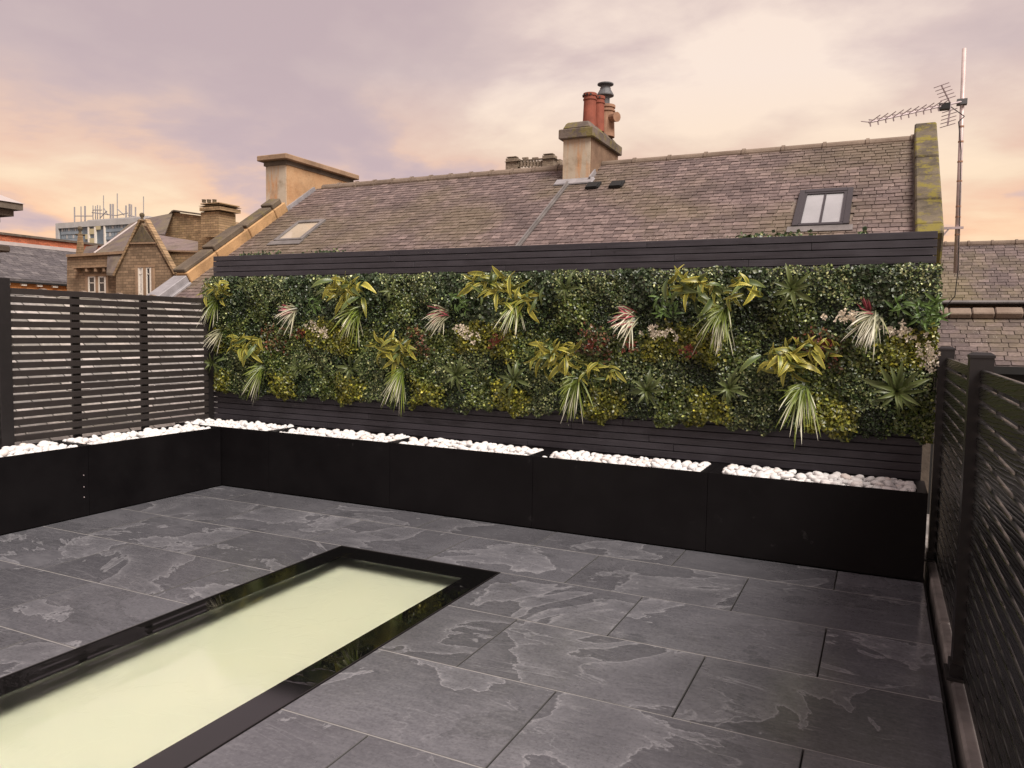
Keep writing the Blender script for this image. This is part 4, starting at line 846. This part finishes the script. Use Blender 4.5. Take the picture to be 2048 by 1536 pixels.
# ------------------------------------------------------------------ buildings at the right, behind the fence
R1 = Roof((0, 15.0, ony(1960, 603, 15.0)[2]), (1, 0, 0), (0, 1, 0), math.radians(34))
s1 = R1.hit(1960, 488)[1]; xa = ony(1800, 600, 15)[0]-1.5; xb = xa+14
rb = empty('stone_outbuilding', (xa+5, 15, -7), 'long stone building with a dull slate roof behind the aerial mast', 'building')
d1 = MB(); R1.blk(d1, xa, xb, -.02, s1, -.1, 0); rd = d1.build('roof', MT['slate2'], rb)
lay_slates(R1, rd, MT['slate2'], xa, xb, 0, s1-.03, .135, .21, 300, lambda a, b: 1884 < a < 2055 and 480 < b < 610)
ridge_tiles(R1, rb, MT['ridge'], xa, xb, s1, .5, .10)
ez = R1.o[2]
MB().box(xa, xb, 15.2, 20, -6.98, ez-.05).build('wall', MT['dress'], rb)
MB().tube((xa, 14.94, ez-.02), (xb, 14.94, ez-.02), .045, n=8).build('gutter', MT['leaddark'], rb)
MB().box(xa, xb, 15.0, 15.199, ez-.24, ez-.13).build('fascia', MT['black'], rb)
for px in (1912, 1972, 2034): 
    x = ony(px, 622, 15.1)[0]; MB().box(x-.05, x+.05, 15.02, 15.195, ez-.42, ez-.241).build('rafter_end', MT['black'], rb)
R2 = Roof((0, 11.0, ony(1990, 731, 11.0)[2]), (1, 0, 0), (0, 1, 0), math.radians(30))
s2 = R2.hit(1970, 634)[1]; x2a = ony(1800, 700, 11)[0]-2; x2b = x2a+12
lo = empty('low_outbuilding', (x2a+4, 11, -7), 'lower slate roof with stone ridge and black gutter, behind the capped fence posts', 'building')
d2 = MB(); R2.blk(d2, x2a, x2b, -.02, s2, -.1, 0); rd2 = d2.build('roof', MT['slate2'], lo)
lay_slates(R2, rd2, MT['slate2'], x2a, x2b, 0, s2-.03, .155, .285, 300, lambda a, b: 1880 < a < 2055 and 600 < b < 740)
x = x2a
while x < x2b:
    e = x+random.uniform(.38, .52); m = MB(); R2.blk(m, x, e-.015, s2-.12, s2+.12, .02, .14+random.uniform(0, .03)); m.build('ridge_stone', MT['ridge'], lo, bevel=.02); x = e
e2 = R2.o[2]; gm = MB(); gm.box(x2a, x2b, 10.82, 10.99, e2-.14, e2-.01); gm.build('gutter', MT['black'], lo); MB().box(x2a, x2b, 11.05, 13.2, -6.98, e2-.1).build('wall', MT['black'], lo)

# ------------------------------------------------------------------ church tower top
CY_ = 62.0
ctw = empty('church_tower', ony(1065, 345, CY_), 'top of a stone church tower with pierced battlements showing over the ridge', 'tower')
def pb(mb, x0, x1, y0, y1, d, dep): 
    A, B = ony(x0, y1, d), ony(x1, y0, d); return mb.box(A[0], B[0], d, d+dep, A[2], B[2])
MB().box(ony(1013, 345, CY_)[0], ony(1108, 345, CY_)[0], CY_+.3, CY_+4.2, 0, ony(1060, 341, CY_)[2]).build('tower_shaft', MT['wallr'], ctw)
for a, b, t in ((1011, 1034, 312), (1084, 1107, 306)): 
    m = MB(); pb(m, a, b, t+3, 345, CY_-.15, .9); pb(m, a+2, b-2, t, t+3, CY_, .6); pb(m, a-2, b+2, t+9, t+12, CY_-.3, 1.2); m.build('corner_turret', MT['wallr'], ctw)
m = MB(); pb(m, 1034, 1084, 334, 338, CY_, .3); pb(m, 1034, 1084, 318, 320.5, CY_, .3)
for x in np.linspace(1036, 1082, 8): pb(m, x-1.7, x+1.7, 320.5, 334, CY_, .3)
for x0, x1 in ((1044, 1055), (1064, 1075)): pb(m, x0, x1, 314, 318, CY_, .3)
for k in range(7): 
    x = 1036+k*6.57; A, B = ony(x, 333, CY_), ony(x+6.57, 321, CY_); m.tube((A[0], CY_+.15, A[2]), (B[0], CY_+.15, B[2]), .09, n=4); A, B = ony(x, 321, CY_), ony(x+6.57, 333, CY_); m.tube((A[0], CY_+.15, A[2]), (B[0], CY_+.15, B[2]), .09, n=4)
m.build('pierced_parapet', MT['wallr'], ctw)
m = MB(); A = ony(1110, 310, CY_+3); m.box(ony(1098, 320, CY_+4)[0], ony(1124, 320, CY_+4)[0], CY_+3.6, CY_+4.2, ony(1110, 345, CY_+4)[2], ony(1110, 321, CY_+4)[2]); m.build('side_parapet', MT['wallr'], ctw)

# ------------------------------------------------------------------ brown sandstone house with ball finials
HY = 24.0
sh = empty('sandstone_house', ony(240, 600, HY)*np.array([1, 1, 0])+np.array([0, 0, -7]), 'brown sandstone house with a steep gable, ball finials and white sash windows', 'house')
def q(px, py, y=HY): a = ony(px, py, y); return (a[0], a[1], a[2])
def poly(name, mat, pts, y, dep, parent=sh, bevel=0): return MB().prism([q(a, b, y) for a, b in pts], (0, dep, 0)).build(name, mat, parent)
lowz = 700
poly('wall', MT['sand'], [(134, lowz), (134, 512), (252, 506), (252, lowz)], HY, 6)
poly('parapet_cope', MT['dress'], [(132, 514), (132, 509), (250, 502), (250, 507)], HY-.15, .5)
w2 = poly('gable_wall', MT['sand'], [(232, lowz), (232, 546), (283, 446), (342, 546), (342, lowz)], HY-.7, .6)
for a, b in (((228, 552), (281, 440)), ((287, 440), (347, 548))):
    A, B = np.array(a, float), np.array(b, float); d = (B-A)/np.linalg.norm(B-A); nn = np.array([d[1], -d[0]])*4.2
    poly('gable_cope', MT['sandy'], [tuple(A), tuple(B), tuple(B+nn), tuple(A+nn)], HY-.8, .3)
poly('carved_panel', MT['carved'], [(262, 484), (283, 450), (308, 484)], HY-.78, .05); poly('string_course', MT['dress'], [(258, 488), (258, 485), (311, 484), (311, 487)], HY-.8, .06)
def finial(px, py, r, y, stem):
    c = q(px, py, y); rr = r/CF*abs((np.array(c)-CP)@_fw); m = MB(); m.lathe((c[0], c[1], c[2]-rr*stem), [(rr*1.9, 0), (rr*2.0, rr*.5), (rr*.8, rr*.7), (rr*.55, rr*1.0), (rr*.6, rr*(stem-1)), (rr*.95, rr*(stem-.5)), (rr*1.05, rr*stem), (rr*.9, rr*(stem+.55)), (rr*.4, rr*(stem+.95)), (.01, rr*(stem+1.0))], 14); m.build('ball_finial', MT['carved'], sh, smooth=True)
finial(284, 430, 4.6, HY-.45, 3.0); finial(160, 457, 4.6, HY+3.0, 3.0)
m = MB(); c0 = [q(151, 512, HY+2.6), q(170, 512, HY+2.6), q(170, 512, HY+3.4), q(151, 512, HY+3.4), q(156, 468, HY+2.6), q(165, 468, HY+2.6), q(165, 468, HY+3.4), q(156, 468, HY+3.4)]; m.hexa(c0).build('obelisk', MT['sandy'], sh)
# roofs
def quad(name, mat, pts, parent=sh): return MB().prism([q(a, b, y) for a, b, y in pts], (0, 0, -.15)).build(name, mat, parent)
quad('roof', MT['slate2'], [(188, 507, HY+.6), (258, 500, HY+.6), (285, 438, HY+5), (258, 448, HY+5)])
quad('roof', MT['slate2'], [(166, 507, HY+1.2), (190, 506, HY+1.2), (196, 490, HY+2.2), (172, 493, HY+2.2)])
m = MB(); m.tube(q(188, 506, HY+.55), q(281, 440, HY+4.9), .05, n=6); m.build('lead_hip', MT['greylead'], sh)
quad('roof', MT['slate'], [(318, 500, HY+.4), (396, 501, HY+.4), (396, 483, HY+3), (306, 468, HY+3)])
poly('side_wall', MT['sandy'], [(318, lowz), (318, 500), (398, 503), (398, lowz)], HY+.3, 5); poly('eaves_course', MT['dress'], [(315, 502), (315, 499), (400, 502), (400, 505)], HY+.2, .2)
poly('rear_gable', MT['sandy'], [(300, 545), (345, 424), (405, 432), (445, 475), (445, 545)], HY+8, 4)
for a, b in (((300, 470), (346, 422)), ((346, 422), (406, 430)), ((406, 430), (447, 474))):
    A, B = np.array(a, float), np.array(b, float); d = (B-A)/np.linalg.norm(B-A); nn = np.array([d[1], -d[0]])*2.6; poly('rear_cope', MT['stone_dark'], [tuple(A), tuple(B), tuple(B+nn), tuple(A+nn)], HY+7.8, .6)
quad('roof', MT['slate2'], [(285, 470, HY+5), (330, 468, HY+5), (345, 426, HY+7.9), (290, 437, HY+7.9)])
m = MB()
for x0, x1, y0, y1 in ((402, 437, 422, 475), (399, 440, 412, 422), (397, 442, 409, 412), (401, 438, 404, 409)): pb(m, x0, x1, y0, y1, HY+6.5-(.15 if y1 < 423 else 0), 1.4+(.3 if y1 < 423 else 0))
m.build('chimney', MT['sandy'], sh); finial(446, 444, 3.4, HY+8.2, 3.0)
for x in (408, 418, 429):
    c = q(x, 405, HY+7); MB().lathe(c, [(.13, 0), (.12, .13), (.14, .14), (.14, .18), (.1, .18)], 10).build('chimney_pot', MT['carved'], bpy.data.objects[m and 'chimney.002'] if 'chimney.002' in bpy.data.objects else sh)
def swin(x0, x1, y0, y1, y, name='window'):
    f = MB(); pb(f, x0-5, x1+5, y0-5, y0, y-.06, .08); pb(f, x0-5, x0-1, y0, y1+4, y-.06, .08); pb(f, x1+1, x1+5, y0, y1+4, y-.06, .08)
    s_ = f.build(name, MT['dress'], sh); g_ = MB(); pb(g_, x0, x1, y0, y1+8, y-.01, .02); g_.build('pane', MT['darkglass'], s_)
    w_ = MB(); mid = (x0+x1)/2; t = 2.2
    for a, b in ((x0, mid-2.5), (mid+2.5, x1)):
        pb(w_, a, a+t, y0, y1+8, y-.04, .03); pb(w_, b-t, b, y0, y1+8, y-.04, .03); pb(w_, a+t, b-t, y0, y0+1.8, y-.04, .03); pb(w_, a+t, b-t, y0+12, y0+13.6, y-.04, .03); pb(w_, a+t, b-t, y1-1, y1+1, y-.04, .03)
    w_.build('sash_frame', MT['white'], s_); m_ = MB(); pb(m_, mid-2.3, mid+2.3, y0, y1+8, y-.055, .06); m_.build('mullion', MT['dress'], s_)
    if y < HY-.5:
        c_ = MB(); pb(c_, x0+t, mid-4.6, y0+2, y1+6, y-.02, .005); c_.build('curtain', MT['curtain'], s_)
swin(176, 211, 553, 584, HY); swin(276, 302, 535, 588, HY-.7)
m = MB()
for x in (150, 172, 190, 207): pb(m, x-2, x+2, 536, 543, HY-.3, .3)
pb(m, 145, 214, 532, 536, HY-.35, .35); m.build('corbel_course', MT['dress'], sh)
quad('side_roof', MT['slate2'], [(213, 545, HY-.55), (232, 546, HY-.55), (252, 508, HY-.02), (215, 508, HY-.02)])

# ------------------------------------------------------------------ long slate roofed building with a red brick wall above it
BX = -44.5
lb = empty('brick_building', (BX, 6, -7), 'long building with red brick wall, grey slate roof and orange sandstone wall at far left', 'building')
def xq(px, py, x): a = onx(px, py, x); return a
e0, e1 = xq(-60, 556, BX), xq(134, 561, BX); zE = (e0[2]+e1[2])/2; yA, yB = e0[1], 46.0
rz = xq(60, 494, BX-5.5)[2]; tz = xq(60, 476, BX-5.6)[2]
MB().hexa([(BX, yA, zE-.12), (BX, yB, zE-.12), (BX-5.5, yB, rz-.12), (BX-5.5, yA, rz-.12), (BX, yA, zE), (BX, yB, zE), (BX-5.5, yB, rz), (BX-5.5, yA, rz)]).build('roof', MT['far_slate'], lb)
FR = Roof((BX, 0, zE), (0, 1, 0), (-1, 0, 0), math.atan2(rz-zE, 5.5))
lay_slates(FR, lb, MT['far_slate'], yA, yB, 0, 5.5/math.cos(math.atan2(rz-zE, 5.5)), .34, .5, 0, lambda a, b: True)
MB().box(BX-7, BX-5.51, yA, yB+3, -6.98, tz).build('brick_wall', MT['redbrick'], lb); MB().box(BX-5.5, BX-5.3, yA, yB, rz-.05, rz+.18).build('flashing', MT['greylead'], lb); MB().box(BX-7.1, BX-5.4, yA, yB+3.1, tz+.001, tz+.14).build('brick_coping', MT['stone_dark'], lb)
MB().box(BX-5.5, BX-.2, yA, yB-.3, -6.98, zE-.16).build('sandstone_wall', MT['orange'], lb); MB().box(BX-.199, BX-.1, yA, yB-.3, zE-.70, zE-.62).build('string_course', MT['orange'], lb)
MB().box(BX-.2, BX+.05, yA, yB, zE-.22, zE-.13).build('gutter', MT['black'], lb)
y = yA
while y < yB-.4: MB().box(BX-.198, BX-.02, y, y+.30, zE-.36, zE-.225).build('rafter_end', MT['white'], lb); y += .95

# ------------------------------------------------------------------ classical cornice and carved bracket at the left edge
CXP = -12.0
cn = empty('classical_building', onx(-40, 600, CXP)*np.array([1, 1, 0])+np.array([0, 0, -7]), 'corner of a classical building with a stepped cornice and carved bracket at the left edge', 'building')
cpt = onx(46, 408, CXP+.95); yc0 = cpt[1]; zc = cpt[2]
m = MB(); 
for k, (o_, h0, h1) in enumerate([(0, -.10, 0), (-.09, -.20, -.10), (-.22, -.30, -.20), (-.30, -.36, -.30), (-.46, -.52, -.36), (-.60, -.62, -.52), (-.72, -.9, -.62)]):
    m.box(CXP-3, CXP+.95+o_, yc0-6, yc0+o_, zc+h0, zc+h1-.0005)
m.build('cornice', MT['stone_dark'], cn)
MB().hexa([(CXP-3, yc0-6, zc), (CXP+.97, yc0-6, zc), (CXP+.97, yc0+.02, zc), (CXP-3, yc0+.02, zc), (CXP-3, yc0-4, zc+.75), (CXP-.6, yc0-4, zc+.75), (CXP-.6, yc0-1.3, zc+.75), (CXP-3, yc0-1.3, zc+.75)]).build('lead_roof', MT['greylead'], cn)
MB().box(CXP-3, CXP+.1, yc0-6, yc0-.9, -6.98, zc-.901).build('wall', MT['dress'], cn)
bp = onx(20, 492, CXP+.5); m = MB(); y0_, z0_ = bp[1], bp[2]
m.box(CXP-.3, CXP+.52, y0_-.5, y0_, z0_-.10, z0_)
for dx, dz_, r in ((.30, -.24, .16), (.15, -.42, .14), (.28, -.60, .12), (.05, -.72, .16), (.22, -.92, .13), (.0, -1.1, .18)): m.tube((CXP+dx-.1, y0_-.5, z0_+dz_), (CXP+dx-.1, y0_-.06, z0_+dz_), r, n=14)
m.box(CXP-.3, CXP+.1, y0_-.48, y0_-.08, z0_-1.5, z0_-.1); m.build('carved_bracket', MT['stone_dark'], cn, bevel=.02)

# ------------------------------------------------------------------ far office tower with roof antennas
TY = 150.0
tw = empty('office_tower', ony(195, 500, TY)*np.array([1, 1, 0])+np.array([0, 0, -7]), 'far concrete and glass office tower crowded with roof antennas', 'tower')
TA, TB, TT = ony(112, 500, TY)[0], ony(283, 500, TY)[0], ony(195, 441, TY)[2]
MB().box(TA, TB, TY+.6, TY+18, -6.98, TT-.4).build('core', MT['towerglass'], tw)
m = MB(); m.box(TA, TB, TY, TY+18, TT-1.6, TT); m.box(TA, TA+1.2, TY, TY+18, -6.9, TT-1.6); m.box(TB-1.2, TB, TY, TY+18, -6.9, TT-1.6); m.build('concrete_frame', MT['conc2'], tw)
zs = [ony(195, y, TY)[2] for y in (450, 459, 465, 474, 480, 489, 495, 505)]
cx = [ony(x, 470, TY)[0] for x in (120, 159, 176, 189, 208, 262)]
for i in (0, 2, 4): 
    for z1_, z0_ in ((zs[1], zs[2]), (zs[3], zs[4]), (zs[5], zs[6])): 
        if i == 2: continue
        MB().box(cx[i], cx[i+1]-.1, TY+.35, TY+.58, z0_, z1_).build('spandrel', MT['spandrel'], tw)
for x in (cx[1], cx[2], cx[3], cx[4]): MB().box(x-.3, x+.3, TY+.1, TY+.59, -6.9, TT-1.61).build('mullion', MT['white'], tw)
for x0, x1, y0, y1 in ((177, 188, 457, 468), (177, 188, 476, 487), (190, 198, 450, 459), (169, 176, 468, 478)):
    A, B = ony(x0, y1, TY), ony(x1, y0, TY); MB().box(A[0], B[0], TY+.2, TY+.5, A[2], B[2]).build('lit_window', MT['litwin'], tw)
for k in range(9):
    for rr in ((zs[0], zs[1]), (zs[2]-.1, zs[3])):
        for i in (0, 4):
            w = (cx[i+1]-cx[i])/9; x = cx[i]+k*w; MB().box(x+.15, x+w-.15, TY+.45, TY+.585, rr[1]+.1, rr[0]-.1).build('window', MT['spandrel'] if (k*7+i+int(rr[0])) % 3 else MT['conc2'], tw)
m = MB(); m.box(ony(150, 440, TY)[0], ony(272, 440, TY)[0], TY+4, TY+14, TT, ony(200, 433, TY)[2]); m.build('plant_room', MT['conc2'], tw)
ant = [(149, 414, 440, .28), (162, 413, 438, .22), (170, 412, 438, .34), (186, 411, 436, .18), (191, 412, 436, .18), (195, 410, 436, .2), (200, 411, 436, .18), (207, 391, 438, .16), (221, 408, 436, .34), (226, 408, 436, .34), (234.5, 387, 436, .18), (252, 411, 438, .3), (259, 408, 438, .36), (263, 409, 438, .24), (271, 414, 440, .28), (287, 393, 432, .16)]
for x, y0, y1, r in ant:
    A, B = ony(x, y1, TY+6), ony(x, y0, TY+6); MB().tube((A[0], A[1], A[2]-2), tuple(B), r*.8, n=6).build('antenna', MT['lead'], tw)
m = MB()
for (xa_, ya_), (xb_, yb_) in (((184, 425), (232, 431)), ((232, 431), (256, 426)), ((150, 432), (186, 432)), ((256, 430), (280, 436)), ((186, 436), (186, 420)), ((200, 436), (214, 422)), ((207, 415), (216, 430)), ((235, 418), (248, 430)), ((186, 420), (204, 420))): m.tube(tuple(ony(xa_, ya_, TY+5)), tuple(ony(xb_, yb_, TY+5)), .16, n=5)
m.build('antenna_frame', MT['lead'], tw)
